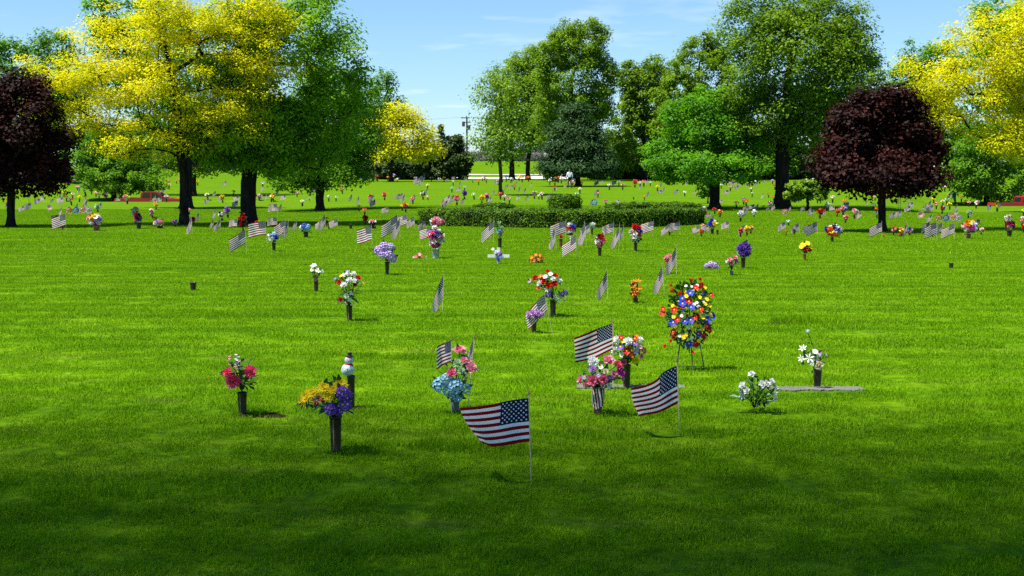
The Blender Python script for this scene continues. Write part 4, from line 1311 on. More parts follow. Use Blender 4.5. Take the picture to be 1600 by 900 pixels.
# bouquets: x, top of bloom, base, colours
BUNCH = '''
5 306 316 pink,white;10 313 323 orange;11 320 331 purple;8 294 302 hotpink;22 302 311 white;100 298 308 yellow;104 305 315 pink,red,black;113 301 311 white,pink;112 309 321 black,red,lavender;98 349 360 magenta,hotpink,purple
117 279 288 orange,white;121 290 298 peach,pink;143 295 304 orange,yellow;150 299 308 pink,yellow;155 302 311 pink,lavender;166 302 315 hotpink,lavender,white;124 305 316 yellow;153 318 332 palegreen;199 303 319 white,pink,yellow;202 297 305 orange;217 285 292 white
243 282 292 white,lavender;264 281 288 coral;264 286 296 pink,cream;281 278 286 peach;309 281 290 yellow,orange;260 304 316 white,pink;244 315 328 yellow;238 326 341 pink,white;243 338 350 red;274 342 355 magenta,purple;296 325 336 pink;303 338 351 red;325 302 314 white,yellow;276 280 287 coral
348 304 317 yellow;365 297 306 darkred,coral;356 322 341 purple,lavender;347 330 346 white,black;410 284 293 lavender,white;405 303 314 pink,cream;427 302 315 red,yellow;439 287 298 white,blue;441 280 289 pink;403 344 356 orange;424 304 316 cream,yellow
464 299 308 lilac,magenta;484 308 314 lavender;473 312 322 cream;514 305 315 white,black;525 306 315 palegreen,white;535 292 303 hotpink;511 339 349 orange;514 348 359 brown,darkred;580 304 318 hotpink,red;584 276 285 pink,red;590 273 284 coral,red;606 275 283 orange,peach;615 271 283 pink,lavender;621 278 285 white
601 300 313 coral;645 307 319 pink,red;661 298 312 white,black;570 325 337 coral;571 336 351 red;561 320 332 black,brown;634 317 332 magenta,orange,yellow;628 319 330 yellow;649 276 285 lavender;674 276 284 white,red;694 276 284 cream,yellow;708 282 290 teal,white;739 280 286 teal,black;754 275 283 pink;757 274 282 teal;760 278 286 red
668 287 296 cream,yellow;669 305 313 coral,white;706 292 301 lightblue;726 290 298 lightblue,white;726 298 312 purple;741 301 312 white,palegreen;714 305 321 pink,coral;692 317 325 orange;753 304 320 yellow;761 302 316 pink,magenta;748 281 289 orange,red;778 281 289 white
785 276 285 orange,pink;791 274 284 blue;798 277 286 white;811 273 283 yellow;816 275 285 red;826 275 284 orange;850 273 282 pink;786 295 304 white,teal;782 300 312 orange,coral;788 304 314 pink,white;796 308 319 pink,magenta;786 315 322 white;804 288 297 red;835 298 311 lavender,yellow;847 300 312 white,pink;842 304 312 white;859 280 289 white,pink;867 281 291 peach,orange;872 275 286 orange,red;877 278 287 white,pink;867 289 299 red
895 279 289 blue,white;893 282 293 hotpink,pink;907 279 288 orange;909 284 291 blue,yellow;992 280 293 coral;952 287 297 lavender,white;973 287 297 pink,black;934 299 309 peach,black;906 293 303 yellow,white;901 300 309 white,teal;947 312 322 magenta;901 322 327 white;967 282 290 white
1006 281 292 coral,pink;1000 283 293 white,pink;1016 283 291 white,palegreen;1027 289 299 yellow;1007 305 313 orange;1070 298 307 white;1098 321 337 yellow,blue,white;1098 349 361 pink,peach;1096 357 371 coral,orange
1133 277 286 orange;1135 281 290 blue,purple;1180 282 291 white;1207 280 288 pink,lavender;1211 288 297 red;1127 287 295 white;1141 289 299 red,pink;1174 292 302 white,red;1175 300 308 white,purple;1201 301 309 red;1150 314 326 pink,coral;1162 308 320 purple,magenta;1166 311 323 orange,red;1117 324 335 red;1125 327 340 orange,peach
1157 328 347 white,lilac;1178 327 340 white;1203 314 328 pink,white;1209 305 315 orange,red;1212 315 326 yellow,orange;1193 321 328 black;1113 341 366 yellow,blue,white;1157 356 371 red,coral;1167 352 369 yellow;1173 352 366 peach,pink;1228 360 369 red;1232 343 353 lightblue,white
1281 325 342 red;1292 315 330 palegreen,white;1308 326 339 orange;1317 321 337 blue,pink,lavender;1321 335 349 coral,pink;1319 311 321 orange;1323 315 326 white,yellow;1237 306 316 pink,white;1242 307 317 coral;1277 308 318 orange,yellow;1282 311 318 coral;1301 305 317 white,pink;1231 278 286 coral,white;1260 279 287 white,peach;1271 278 286 white;1291 285 293 lightblue
1367 305 314 pink;1364 317 329 pink,white;1369 324 334 orange;1370 331 341 purple;1382 314 322 white;1335 325 342 white,pink;1381 364 371 red;1396 354 368 pink,red;1405 364 371 red;1408 355 370 yellow,peach;1421 355 369 pink,blue,lavender
1459 309 319 yellow;1463 316 327 pink,red;1473 312 322 white,pink;1479 310 321 white,palegreen;1472 320 335 black,red,lavender;1484 316 328 yellow;1457 360 371 hotpink,purple;1476 290 300 orange,white;1481 303 310 peach,pink;1513 328 342 palegreen;1509 312 321 pink,yellow;1514 314 323 pink;1525 313 326 hotpink,white,lavender;1502 306 316 orange,yellow;1533 355 368 white,coral
1558 314 331 white,yellow,pink;1560 310 318 orange;1577 297 305 white;1597 338 354 pink,white;1599 350 364 red;1599 326 338 yellow
'''
# small wreaths: x, top, base, colours
WREATH = '108 324 334 red,white;119 324 334 blue,lightblue;129 323 333 hotpink,white;139 324 334 lavender,white;1467 336 346 red,white;1478 336 346 blue,lightblue;1488 335 345 hotpink,white;1498 336 346 lavender,white;929 311 321 lightblue,blue;1227 327 336 hotpink,white'
# empty vases: x, top, base, radius
EMPTYV = '302 441 454 5;1486 411 420 3.4;548 350 358 2.6;937 323 328 1.2;990 308 312 1.1;1121 359 367 1.8;1241 358 367 1.8;1046 361 369 1.8;472 317 323 1.1'


# ------------------------------------------------------------------ labels for the many small things
LMK = [(17, 355, 'left purple maple'), (178, 312, 'left linden'), (248, 314, 'left red truck'), (288, 352, 'left yellow locust trunk'), (388, 351, 'thick forked trunk'), (500, 330, 'round linden trunk'),
       (611, 284, 'small yellow locust'), (680, 345, 'hedge left end'), (782, 305, 'thin sparse tree'), (822, 281, 'drive forked trunk'), (880, 318, 'round hedge bush'), (903, 292, 'spruce trunk'),
       (1025, 322, 'low back hedge'), (1117, 327, 'bright green maple trunk'), (1222, 327, 'tall dark trunk'), (1262, 330, 'low bushy tree'), (1378, 362, 'right purple maple trunk'), (1490, 314, 'right bending person'),
       (131, 304, 'left bending person'), (1541, 322, 'right linden trunk'), (1075, 575, 'wreath easel'), (882, 362, 'hedge middle'), (1085, 358, 'hedge right end')]
PENDING = []
ORD = ['first', 'second', 'third', 'fourth', 'fifth', 'sixth', 'seventh', 'eighth', 'ninth', 'tenth', 'eleventh', 'twelfth']


def where(x, y):
    lx, ly, nm = min(LMK, key=lambda q: abs(q[0] - x) + 2.2 * abs(q[1] - y))
    dx, dy = x - lx, y - ly
    if abs(dx) < 7:
        return ('in front of the ' if dy > 0 else 'behind the ') + nm
    side = 'left of the ' if dx < 0 else 'right of the '
    pre = 'before and ' if dy > 11 else ('behind and ' if dy < -11 else ('far ' if abs(dx) > 55 else ''))
    return pre + side + nm


def later(o, what, x, y):
    PENDING.append((o, what + ' ' + where(x, y), x))


def settle_labels():
    by = {}
    for o, lb, x in PENDING:
        by.setdefault(lb, []).append((x, o))
    for lb, q in by.items():
        q.sort(key=lambda t: t[0])
        for i, (x, o) in enumerate(q):
            o['label'] = lb if len(q) == 1 else lb + ', ' + (ORD[i] if i < 12 else 'last') + ' leftmost'


HANG = dict(s='spread', d='drooping', l='limp', n='folded limp')
FLAGS2 = '103 332 364 d;383 355 395 d;414.5 342 382 s;446 341 373 s;580.5 350 391 s;622 332 373 d;625 338 375 l;674 353 381 d;766 340 376 n;772 341 380 l;866 352 391 n;884 342 377 d;900 364 403 d;913 345 385 n;922 347 372 d;959 346 373 s;968 349 389 n;974 350 377 n;1021 343 371 d;1044 349 369 d;1061 345 369 s;694 424 488 n;948 418 469 n;1034 411 461 n;1056 381 431 n;1377 345 373 d;1462.5 345 377 d;1248 347 367 s'
rf = random.Random(77)
for src, grp in ((FLAGS, 'small flags far across the lawn'), (FLAGS2, 'flags standing in front of the hedge line')):
    for t in src.replace('\n', ';').split(';'):
        if not t.strip(): continue
        x, a, b_, h = t.split(); x, a, b_ = float(x), float(a), float(b_)
        far = src is FLAGS
        o = flag('flag', x, a, b_, rf.choice(CLOTHS[h]), base_x=x + rf.uniform(-0.06, 0.09) * (b_ - a), yaw=rf.uniform(-0.5, 0.3), group=grp, fat=1.35 if far else 1.15)
        later(o, 'small ' + HANG[h] + ' striped flag', x, b_)


def bunch_words(cols):
    w = [WORD.get(c, c) for c in cols]
    return w[0] if len(w) == 1 else ' and '.join(w[:2])


rb = random.Random(5)
KINDS_MID = ['carnation', 'rose', 'daisy', 'mum']


def mid_bouquet(label, x, top, vt, base, width, cols, n, dm, kinds=None, seed=0, vr=3.0, **kw):
    """A bouquet whose blooms fill a dome of the given width in photograph pixels."""
    rng = random.Random(seed + int(x * 7)); bl = []
    h = vt - top
    for i in range(n):
        t = (i + 0.5) / n; a = i * 2.39996 + rng.uniform(-.3, .3); q = math.sqrt(t)
        px = x + q * math.cos(a) * (width - dm) / 2; py = (top + vt) / 2 + q * math.sin(a) * (h - dm * 0.7) / 2
        bl.append((rng.choice(kinds or KINDS_MID), cols[i % len(cols)], px, py, dm * rng.uniform(0.8, 1.2)))
    rng.shuffle(bl)
    return bouquet('flower_vase', label, (x, base), vt + 1 if not kw.get('no_vase') else vt, bl, vr_px=vr, leaf_px=dm * 1.1, nleaf=kw.pop('nleaf', 5), fill=kw.pop('fill', 26), seed=seed, **kw)


for t in BUNCH.replace('\n', ';').split(';'):
    if not t.strip(): continue
    x, a, b_, c = t.split(); x, a, b_ = float(x), float(a), float(b_); cols = tuple(c.split(','))
    if b_ - a >= 13:
        h = b_ - a
        o = mid_bouquet('x', x, a, a + h * 0.62, b_, h * 0.75, cols, 8, h * 0.27, vr=max(1.3, h * 0.1), seed=int(b_), nleaf=3, fill=12, kinds=['carnation', 'daisy', 'rose'], group='small flower vases across the lawn')
    else:
        bp = P(x, b_); m = mpp(bp.y)
        o = put('flower_vase', far_mesh(cols, rb.randrange(2)))
        s = (b_ - a) * m / 0.5
        o.location = bp; o.rotation_euler = (rb.uniform(-.1, .1), rb.uniform(-.12, .12), rb.uniform(0, 6)); o.scale = (s * 1.1, s * 1.1, s)
        tag(o, 'x', 'flower vase', 'small flower vases across the lawn')
    later(o, bunch_words(cols) + ' flowers', x, b_)
for t in WREATH.split(';'):
    x, a, b_, c = t.split(); x, a, b_ = float(x), float(a), float(b_); c1, c2 = c.split(',')
    bp = P(x, b_); o = put('flower_wreath', far_wreath(c1, c2)); o.location = bp
    s = (b_ - a) * mpp(bp.y) / 0.40; o.scale = (s, s, s)
    tag(o, 'x', 'wreath', 'small round wreaths on the lawn'); later(o, 'round ' + WORD.get(c1, c1) + ' and ' + WORD.get(c2, c2) + ' flower wreath', x, b_)
for t in EMPTYV.split(';'):
    x, a, b_, r_ = map(float, t.split())
    bp = P(x, b_); m = mpp(bp.y); root = empty('grave_vase', bp)
    vase(root, (b_ - a) * m, r_ * m)
    s = MB(); s.lathe([(r_ * m * 0.86, (b_ - a) * m * 0.8), (0.001, (b_ - a) * m * 0.8)], 14); s.build('liner', MATS['iron_black'], root)
    tag(root, 'x', 'vase', 'empty vases in the lawn'); later(root, 'empty dark bronze vase', x, b_)

# ------------------------------------------------------------------ middle distance bouquets
GM = 'larger bouquets around the hedge line'
mid_bouquet('tall mixed white, pink and orange bouquet wrapped in brown paper, left lawn', 151, 333, 353, 361, 27, ('white', 'pink', 'white', 'magenta', 'orange', 'lavender', 'white', 'yellow'), 26, 7, vr=5, vmat='paper_brown', group=GM)
mid_bouquet('tall mixed white, pink and orange bouquet wrapped in brown paper, right lawn', 1512, 343, 364, 373, 27, ('white', 'pink', 'white', 'magenta', 'orange', 'lavender', 'white', 'yellow'), 26, 7, vr=5, vmat='paper_brown', seed=3, group=GM)
for x, y, sd in ((215, 0, 'left'), (1575, 12, 'right')):
    mid_bouquet('white flowers in a tall dark vase behind dark red bouquet, ' + sd + ' lawn', x - 3, 322 + y, 334 + y, 350 + y, 14, ('white', 'white', 'cream'), 7, 6, vr=2.2, group=GM)
    mid_bouquet('dark red and purple bouquet in a dark vase, ' + sd + ' lawn', x + 2, 332 + y, 347 + y, 358 + y, 17, ('darkred', 'purple', 'red', 'black', 'lavender', 'darkred', 'yellow'), 14, 6, vr=4, group=GM)
mid_bouquet('low basket of pink and white flowers beside left locust trunk', 250, 343, 352, 357, 18, ('pink', 'white', 'lavender', 'yellow', 'cream'), 12, 6, vr=5, group=GM)
mid_bouquet('dark green planter with a few white and pink flowers near the hedge', 583, 342, 353, 358, 17, ('white', 'black', 'pink', 'black', 'white'), 9, 5, vr=5, fill=60, nleaf=9, group=GM)
mid_bouquet('wide colourful red, white and orange bouquet left of right purple maple', 1300, 350, 370, 378, 32, ('white', 'red', 'orange', 'white', 'yellow', 'blue', 'coral', 'darkred', 'palegreen', 'orange'), 26, 8, vr=2.6, vmat='vase_copper', group=GM)
mid_bouquet('pink rose bouquet in a dark vase before the hedge left end', 683, 338, 353, 363, 26, ('pink', 'hotpink', 'lightblue', 'pink', 'coral', 'white', 'rose'), 15, 7, vr=3, group=GM)
mid_bouquet('tall red, purple and white bouquet in silver foil near hedge left end', 681, 352, 388, 404, 31, ('purple', 'red', 'white', 'yellow', 'magenta', 'lavender', 'white', 'hotpink', 'white', 'lilac'), 30, 8, vr=6, vmat='vase_foil', kinds=['carnation', 'daisy', 'lily', 'rose'], group=GM)
mid_bouquet('red, white and blue rose bouquet in dark vase before the hedge', 993, 348, 378, 393, 23, ('red', 'white', 'red', 'white', 'darkred', 'blue', 'white', 'red'), 18, 8, vr=2.8, kinds=['rose', 'lily', 'carnation'], group=GM)
mid_bouquet('red, white and blue pompom bouquet among flags before the hedge', 892, 346, 368, 379, 17, ('red', 'white', 'blue', 'white', 'red', 'blue'), 10, 8, vr=1.6, vmat='white_paint', kinds=['mum'], nleaf=0, group=GM)
mid_bouquet('white flower bunch with green leaves behind a small flag, hedge front', 925, 346, 358, 368, 11, ('white', 'palegreen', 'white'), 6, 6, vr=1.6, group=GM)
mid_bouquet('pink bouquet with dark leaves in a dark vase before the hedge', 937, 363, 386, 401, 19, ('pink', 'white', 'red', 'black', 'black', 'coral', 'pink', 'black'), 15, 7, vr=3.1, group=GM)
mid_bouquet('copper coloured vase with a few red flowers before the hedge', 876, 366, 372, 388, 7, ('red', 'coral', 'orange'), 4, 4, vr=2.9, vmat='vase_copper', nleaf=2, fill=5, group=GM)
mid_bouquet('pale green and blue bunch in a dark vase behind the white cross', 781, 345, 371, 389, 14, ('palegreen', 'lightblue', 'palegreen', 'pink', 'teal'), 9, 6, vr=3.2, kinds=['tulip', 'sprig', 'carnation'], group=GM)
mid_bouquet('blue and white bouquet in a dark vase under two flags', 428, 361, 378, 393, 20, ('white', 'lightblue', 'blue', 'white', 'lightblue', 'blue'), 14, 7, vr=3.1, kinds=['carnation', 'lily', 'daisy'], group=GM)
mid_bouquet('light blue hydrangeas in a stout dark vase before the linden', 478, 349, 361, 371, 21, ('lightblue', 'lightblue', 'blue', 'lightblue', 'white'), 6, 9, vr=4, kinds=['hydrangea'], nleaf=2, group=GM)
mid_bouquet('wreath of red roses on dark greens at the thick forked trunk', 380, 330, 356, 363, 18, ('red', 'darkred', 'red', 'black', 'red', 'darkred'), 16, 5, vr=1.4, fill=120, nleaf=8, kinds=['rose'], group=GM)

# ------------------------------------------------------------------ near bouquets, bloom by bloom
H_ = 'hydrangea'
bouquet('flower_vase', 'two hot pink chrysanthemums with pale pink sprays in a bronze vase', (379, 649), 612,
        [('mum', 'hotpink', 370, 590, 26), ('mum', 'hotpink', 396, 576, 21), ('mum', 'hotpink', 362, 577, 16), ('sprig', 'pink', 366, 560, 13), ('sprig', 'white', 377, 558, 15), ('sprig', 'pink', 375, 571, 12), ('sprig', 'lilac', 381, 565, 11)],
        7.6, strip=True, nleaf=10, leaf_px=26, fill=46, seed=1)
bouquet('flower_vase', 'yellow daisies and purple hydrangeas in the nearest bronze vase', (525, 708), 650,
        [('sunny', 'yellow', 486, 613, 22), ('sunny', 'yellow', 476, 623, 17), ('sunny', 'yellow', 497, 606, 17), ('sunny', 'yellow', 514, 598, 21), ('sunny', 'yellow', 538, 595, 23), ('sunny', 'yellow', 521, 610, 22), ('sunny', 'yellow', 528, 601, 16),
         ('spider', 'coral', 503, 615, 19, 'white'), (H_, 'purple', 541, 606, 23), (H_, 'purple', 549, 611, 15), (H_, 'purple', 523, 632, 20), (H_, 'purple', 545, 627, 21), (H_, 'purple', 534, 637, 15), ('sunny', 'yellow', 484, 627, 13)],
        9.6, strip=True, nleaf=11, leaf_px=32, fill=60, seed=2)
bouquet('flower_vase', 'light blue hydrangeas and pink roses in a grey vase with two flags', (711, 644), 620,
        [(H_, 'lightblue', 689, 597, 24), (H_, 'lightblue', 714, 597, 24), (H_, 'lightblue', 716, 615, 19), (H_, 'lightblue', 729, 602, 16), (H_, 'lightblue', 700, 586, 17), (H_, 'lightblue', 702, 607, 17), ('rose', 'pink', 720, 546, 21), ('rose', 'pink', 737, 570, 19), ('rose', 'rose', 708, 577, 16),
         ('rose', 'pink', 727, 559, 14), ('carnation', 'palegreen', 716, 563, 15), ('carnation', 'palegreen', 722, 573, 12), ('rose', 'rose', 733, 561, 10)], 8, 'vase_grey', nleaf=8, leaf_px=20, fill=60, seed=3)
bouquet('flower_vase', 'mixed white, red and purple bouquet in bronze vase on the left stone slab', (979, 608), 570,
        [('carnation', 'white', 963, 528, 13), ('carnation', 'white', 978, 530, 13), ('daisy', 'red', 989, 526, 9), ('carnation', 'white', 997, 528, 10), ('daisy', 'purple', 967, 539, 10), ('daisy', 'purple', 988, 533, 9), ('poppy', 'red', 977, 545, 12), ('carnation', 'white', 958, 545, 13),
         ('daisy', 'lavender', 991, 545, 10), ('daisy', 'pink', 997, 538, 10), ('poppy', 'coral', 1003, 546, 11), ('daisy', 'orange', 984, 551, 8), ('sunny', 'yellow', 991, 561, 14), ('rose', 'rose', 973, 562, 13), ('daisy', 'orange', 992, 523, 7), ('daisy', 'yellow', 971, 530, 7), ('rose', 'pink', 999, 554, 9),
         ('daisy', 'orange', 983, 538, 7), ('daisy', 'white', 969, 551, 9), ('poppy', 'red', 968, 525, 8)], 6.4, nleaf=7, leaf_px=18, fill=60, seed=4)
bouquet('flower_vase', 'pink roses with white carnation in a vase wrapped in striped flag cloth', (934, 648), 604,
        [('rose', 'pink', 948, 560, 18), ('rose', 'hotpink', 962, 567, 15), ('rose', 'rose', 924, 590, 19), ('rose', 'rose', 940, 587, 16), ('rose', 'pink', 907, 591, 15), ('carnation', 'white', 925, 562, 17), ('carnation', 'lilac', 924, 572, 13), ('carnation', 'magenta', 967, 578, 15), ('carnation', 'pink', 957, 580, 12),
         ('daisy', 'white', 950, 598, 11), ('daisy', 'purple', 950, 585, 9), ('daisy', 'lavender', 932, 580, 9), ('rose', 'cream', 943, 575, 11), ('daisy', 'lavender', 911, 584, 9), ('rose', 'pink', 970, 588, 9), ('rose', 'pink', 914, 598, 10), ('daisy', 'white', 936, 568, 8)],
        8, 'vase_copper', nleaf=9, leaf_px=20, fill=60, seed=5)
bouquet('rose_plant', 'low plant of white rosebuds with pale leaves before the right stone slab', (1178, 645), 640,
        [('rose', 'white', 1171, 584, 13), ('rose', 'white', 1184, 596, 13), ('rose', 'white', 1199, 593, 10), ('rose', 'white', 1206, 603, 10), ('rose', 'white', 1157, 601, 13), ('rose', 'white', 1162, 607, 11), ('rose', 'white', 1158, 617, 11), ('rose', 'white', 1203, 612, 9), ('rose', 'white', 1206, 621, 9), ('rose', 'white', 1191, 595, 11), ('rose', 'white', 1196, 628, 7)],
        3, no_vase=True, nleaf=0, leaf_px=18, fill=150, seed=6, cat='plant')
rl = random.Random(9)
pr = bpy.data.objects['rose_plant']
for dx, dy, z in ((-28, 20, 22), (-22, 12, 30), (-8, 35, 42), (14, 18, 16), (-34, 30, 24), (4, 24, 30), (-20, 40, 34), (26, 24, 28)):
    b = MB(); m = mpp(pr.location.y)
    b.petal((0, 0, 0), (dx, -12, z * 0.25), (0, -0.3, 1), 24 * m, 11 * m, 0.12); b.petal((0, 0, 0), (dx + 8, -16, z * .1), (0, -0.3, 1), 18 * m, 8 * m, 0.12)
    b.build('leaf', MATS['pale_leaf'], pr, loc=(dx * m * 0.6, -0.04, z * m))
bouquet('flower_vase', 'white lilies with one cream rose in a bronze vase on the right slab', (1277, 606), 574,
        [('rose', 'cream', 1272, 567, 16), ('lily', 'white', 1257, 556, 15), ('daisy', 'white', 1266, 546, 9), ('daisy', 'lavender', 1272, 549, 9), ('tulip', 'white', 1257, 516, 7), ('lily', 'lavender', 1286, 552, 8), ('lily', 'white', 1268, 557, 12), ('lily', 'white', 1249, 542, 12), ('lily', 'white', 1247, 558, 12), ('daisy', 'white', 1262, 565, 7)],
        6.8, nleaf=4, leaf_px=16, fill=26, seed=7)
bouquet('flower_vase', 'tall bouquet of white and red flowers over dark sprays, bronze vase', (546, 502), 476,
        [('carnation', 'white', 543, 428, 10), ('carnation', 'white', 554, 427, 10), ('carnation', 'white', 549, 436, 11), ('carnation', 'white', 541, 443, 10), ('rose', 'red', 534, 440, 9), ('rose', 'red', 562, 434, 9), ('daisy', 'yellow', 536, 430, 6), ('daisy', 'purple', 526, 435, 7), ('daisy', 'yellow', 569, 442, 6),
         ('daisy', 'yellow', 553, 447, 6), ('carnation', 'white', 557, 437, 9), ('daisy', 'white', 545, 460, 8), ('daisy', 'white', 549, 467, 8), ('daisy', 'white', 541, 473, 8), ('daisy', 'white', 551, 456, 7), ('rose', 'red', 536, 466, 8), ('daisy', 'pink', 531, 471, 8), ('daisy', 'lavender', 546, 423, 6), ('daisy', 'white', 552, 474, 6), ('rose', 'darkred', 558, 444, 7)],
        5, strip=True, nleaf=10, leaf_px=16, fill=110, seed=8)
bouquet('flower_vase', 'lavender hydrangeas in a slim dark vase left of centre', (605, 429), 409, [(H_, 'lavender', 594, 391, 15), (H_, 'lavender', 602, 385, 15), (H_, 'lavender', 612, 385, 13), (H_, 'lavender', 609, 397, 15), (H_, 'lavender', 615, 403, 14), (H_, 'lavender', 600, 397, 13)], 3.4, nleaf=6, leaf_px=12, fill=20, seed=9)
bouquet('flower_vase', 'three white and yellow daisies in a slim dark vase', (494, 457), 438, [('daisy', 'white', 492, 415, 10), ('daisy', 'white', 499, 422, 10), ('daisy', 'cream', 490, 421, 8), ('daisy', 'white', 503, 423, 8), ('carnation', 'pink', 494, 436, 7)], 3.7, nleaf=3, leaf_px=9, fill=12, seed=10)
bouquet('flower_vase', 'red and white bouquet with purple blooms in dark vase, lawn centre', (864, 494), 468,
        [('rose', 'red', 836, 433, 10), ('rose', 'red', 848, 436, 11), ('rose', 'red', 864, 441, 11), ('rose', 'red', 856, 444, 10), ('rose', 'red', 866, 429, 9), ('rose', 'red', 855, 423, 8), ('daisy', 'coral', 844, 430, 7), ('carnation', 'white', 842, 440, 9), ('carnation', 'white', 863, 433, 8), ('carnation', 'white', 873, 436, 9), ('daisy', 'white', 851, 430, 8),
         ('daisy', 'white', 859, 426, 8), ('rose', 'coral', 841, 447, 8), ('daisy', 'lavender', 828, 438, 8), (H_, 'purple', 856, 458, 9), ('lily', 'white', 867, 462, 10), (H_, 'purple', 876, 458, 9), ('lily', 'white', 873, 467, 9), (H_, 'purple', 883, 456, 8), ('lily', 'white', 881, 465, 8), ('lily', 'white', 854, 450, 8)], 5, nleaf=8, leaf_px=14, fill=70, seed=11)
bouquet('flower_vase', 'lilac carnations in a short dark vase beside a leaning flag', (834, 520), 499, [('carnation', 'lilac', 826, 490, 10), ('carnation', 'lilac', 833, 488, 11), ('carnation', 'lilac', 841, 488, 11), ('carnation', 'lilac', 847, 490, 8), ('carnation', 'lilac', 837, 493, 9)], 4.7, nleaf=5, leaf_px=12, fill=20, seed=12)
bouquet('flower_vase', 'spike of orange lilies in a small dark pot, right of centre', (993, 474), 466, [('lily', 'orange', 990, 440, 11), ('lily', 'orange', 996, 439, 11), ('lily', 'orange', 988, 447, 11), ('lily', 'orange', 996, 449, 11), ('lily', 'orange', 990, 456, 11), ('lily', 'orange', 995, 460, 10), ('lily', 'orange', 989, 463, 10), ('lily', 'orange', 993, 452, 10)], 4.2, nleaf=6, leaf_px=12, fill=40, seed=13)
bouquet('flower_clump', 'low clump of orange flowers in the grass before the hedge', (839, 411), 409, [('daisy', 'orange', 831, 402, 6), ('daisy', 'orange', 837, 398, 6), ('daisy', 'orange', 843, 399, 6), ('daisy', 'orange', 848, 403, 6), ('daisy', 'coral', 834, 406, 6), ('daisy', 'orange', 841, 404, 6), ('daisy', 'orange', 829, 407, 5), ('daisy', 'orange', 846, 408, 5)], 3, no_vase=True, nleaf=6, leaf_px=9, fill=70, seed=14, cat='flowers')
bouquet('flower_vase', 'pink flowers in a grey cup beside a limp flag', (1045, 428), 420, [('carnation', 'pink', 1040, 402, 8), ('carnation', 'pink', 1046, 400, 8), ('carnation', 'hotpink', 1043, 408, 7), ('carnation', 'pink', 1049, 406, 8)], 3.4, 'vase_grey', nleaf=5, leaf_px=10, fill=22, seed=15)
bouquet('flower_clump', 'low lavender flower mound lying on the grass', (1110, 420), 419, [(H_, 'lavender', 1103, 415, 9), (H_, 'lilac', 1109, 412, 10), (H_, 'lavender', 1115, 414, 9), (H_, 'lavender', 1119, 417, 7), (H_, 'lilac', 1112, 417, 8)], 3, no_vase=True, nleaf=0, leaf_px=8, fill=20, seed=16, cat='flowers')
bouquet('flower_vase', 'pink flowers in a small grey cup beside purple bouquet', (1143, 430), 423, [('rose', 'pink', 1138, 405, 8), ('rose', 'pink', 1146, 402, 9), ('rose', 'pink', 1141, 410, 8), ('rose', 'pink', 1149, 407, 8), ('rose', 'white', 1135, 408, 6)], 3.1, 'vase_grey', nleaf=6, leaf_px=11, fill=26, seed=17)
bouquet('flower_vase', 'bright purple carnations in a dark vase right of centre', (1161, 420), 403, [('carnation', 'purple', 1156, 385, 11), ('carnation', 'purple', 1162, 381, 11), ('carnation', 'purple', 1166, 388, 12), ('carnation', 'purple', 1158, 393, 11), ('carnation', 'purple', 1165, 396, 10), ('carnation', 'purple', 1152, 388, 8), ('carnation', 'white', 1153, 395, 6)], 3.6, nleaf=6, leaf_px=11, fill=26, seed=18)
bouquet('flower_vase', 'yellow and red flowers in a small copper vase, right lawn', (1257, 407), 397, [('daisy', 'yellow', 1253, 382, 9), ('daisy', 'yellow', 1259, 380, 9), ('daisy', 'yellow', 1264, 385, 8), ('daisy', 'yellow', 1250, 385, 8), ('rose', 'red', 1255, 389, 7), ('rose', 'red', 1262, 390, 7)], 2.4, 'vase_copper', nleaf=5, leaf_px=9, fill=24, seed=19)
bouquet('flower_clump', 'small spray of pink flowers lying beside the silver foil bouquet', (655, 404), 403, [('daisy', 'hotpink', 651, 400, 6), ('daisy', 'pink', 656, 397, 6), ('daisy', 'coral', 660, 400, 5), ('daisy', 'white', 647, 402, 5), ('daisy', 'white', 666, 402, 5)], 3, no_vase=True, nleaf=4, leaf_px=8, fill=14, seed=20, cat='flowers')


# ------------------------------------------------------------------ near flags
def big_flag(label, x, top, base, bx, hoist0, hoist1, fly, **kw):
    """A near flag with its own cloth: hoist edge rows and fly length in photograph pixels."""
    k = (POLE_L + 0.03) / (base - top)
    yaw = kw.pop('yaw', 0.0)
    me = cloth_mesh(kw.pop('droop', 0.1), kw.pop('amp', 0.4), kw.pop('waves', 0.9), kw.pop('seed', 1), top=(base - hoist0) * k, H=(hoist1 - hoist0) * k, L=fly * k, nu=30, nv=16, **kw)
    return flag(label, x, top, base, me, base_x=bx, yaw=yaw)


big_flag('nearest large flag spread to the left on a leaning stick', 826, 607, 756, 830, 620, 690, 122, droop=0.12, amp=0.7, waves=0.85, seed=3, sag=-0.05, yaw=0.1, twist=1.2)
big_flag('large tilted flag folded at its lower edge, before the wreath', 1056, 557, 683, 1062, 570, 630, 92, droop=0.30, amp=0.8, waves=0.8, seed=8, sag=0.0, yaw=0.15, twist=1.0)
big_flag('spread flag flying above the pink rose bouquet', 957, 497, 612, 958, 504, 546, 68, droop=0.42, amp=0.55, waves=0.8, seed=5, sag=-0.15, twist=0.9)
big_flag('flag on a leaning stick behind lilac carnations, lawn centre', 850, 457, 521, 863, 459, 484, 46, droop=0.55, amp=0.5, waves=0.9, seed=6, gather=0.96)
big_flag('drooping flag left of the blue and pink bouquet', 706, 526, 643, 705, 531, 566, 34, droop=0.35, amp=0.8, waves=1.1, seed=9, gather=0.8)
big_flag('limp flag right of the blue and pink bouquet', 742, 521, 640, 731, 526, 566, 44, droop=1.15, amp=0.7, waves=1.0, seed=10, gather=0.6)
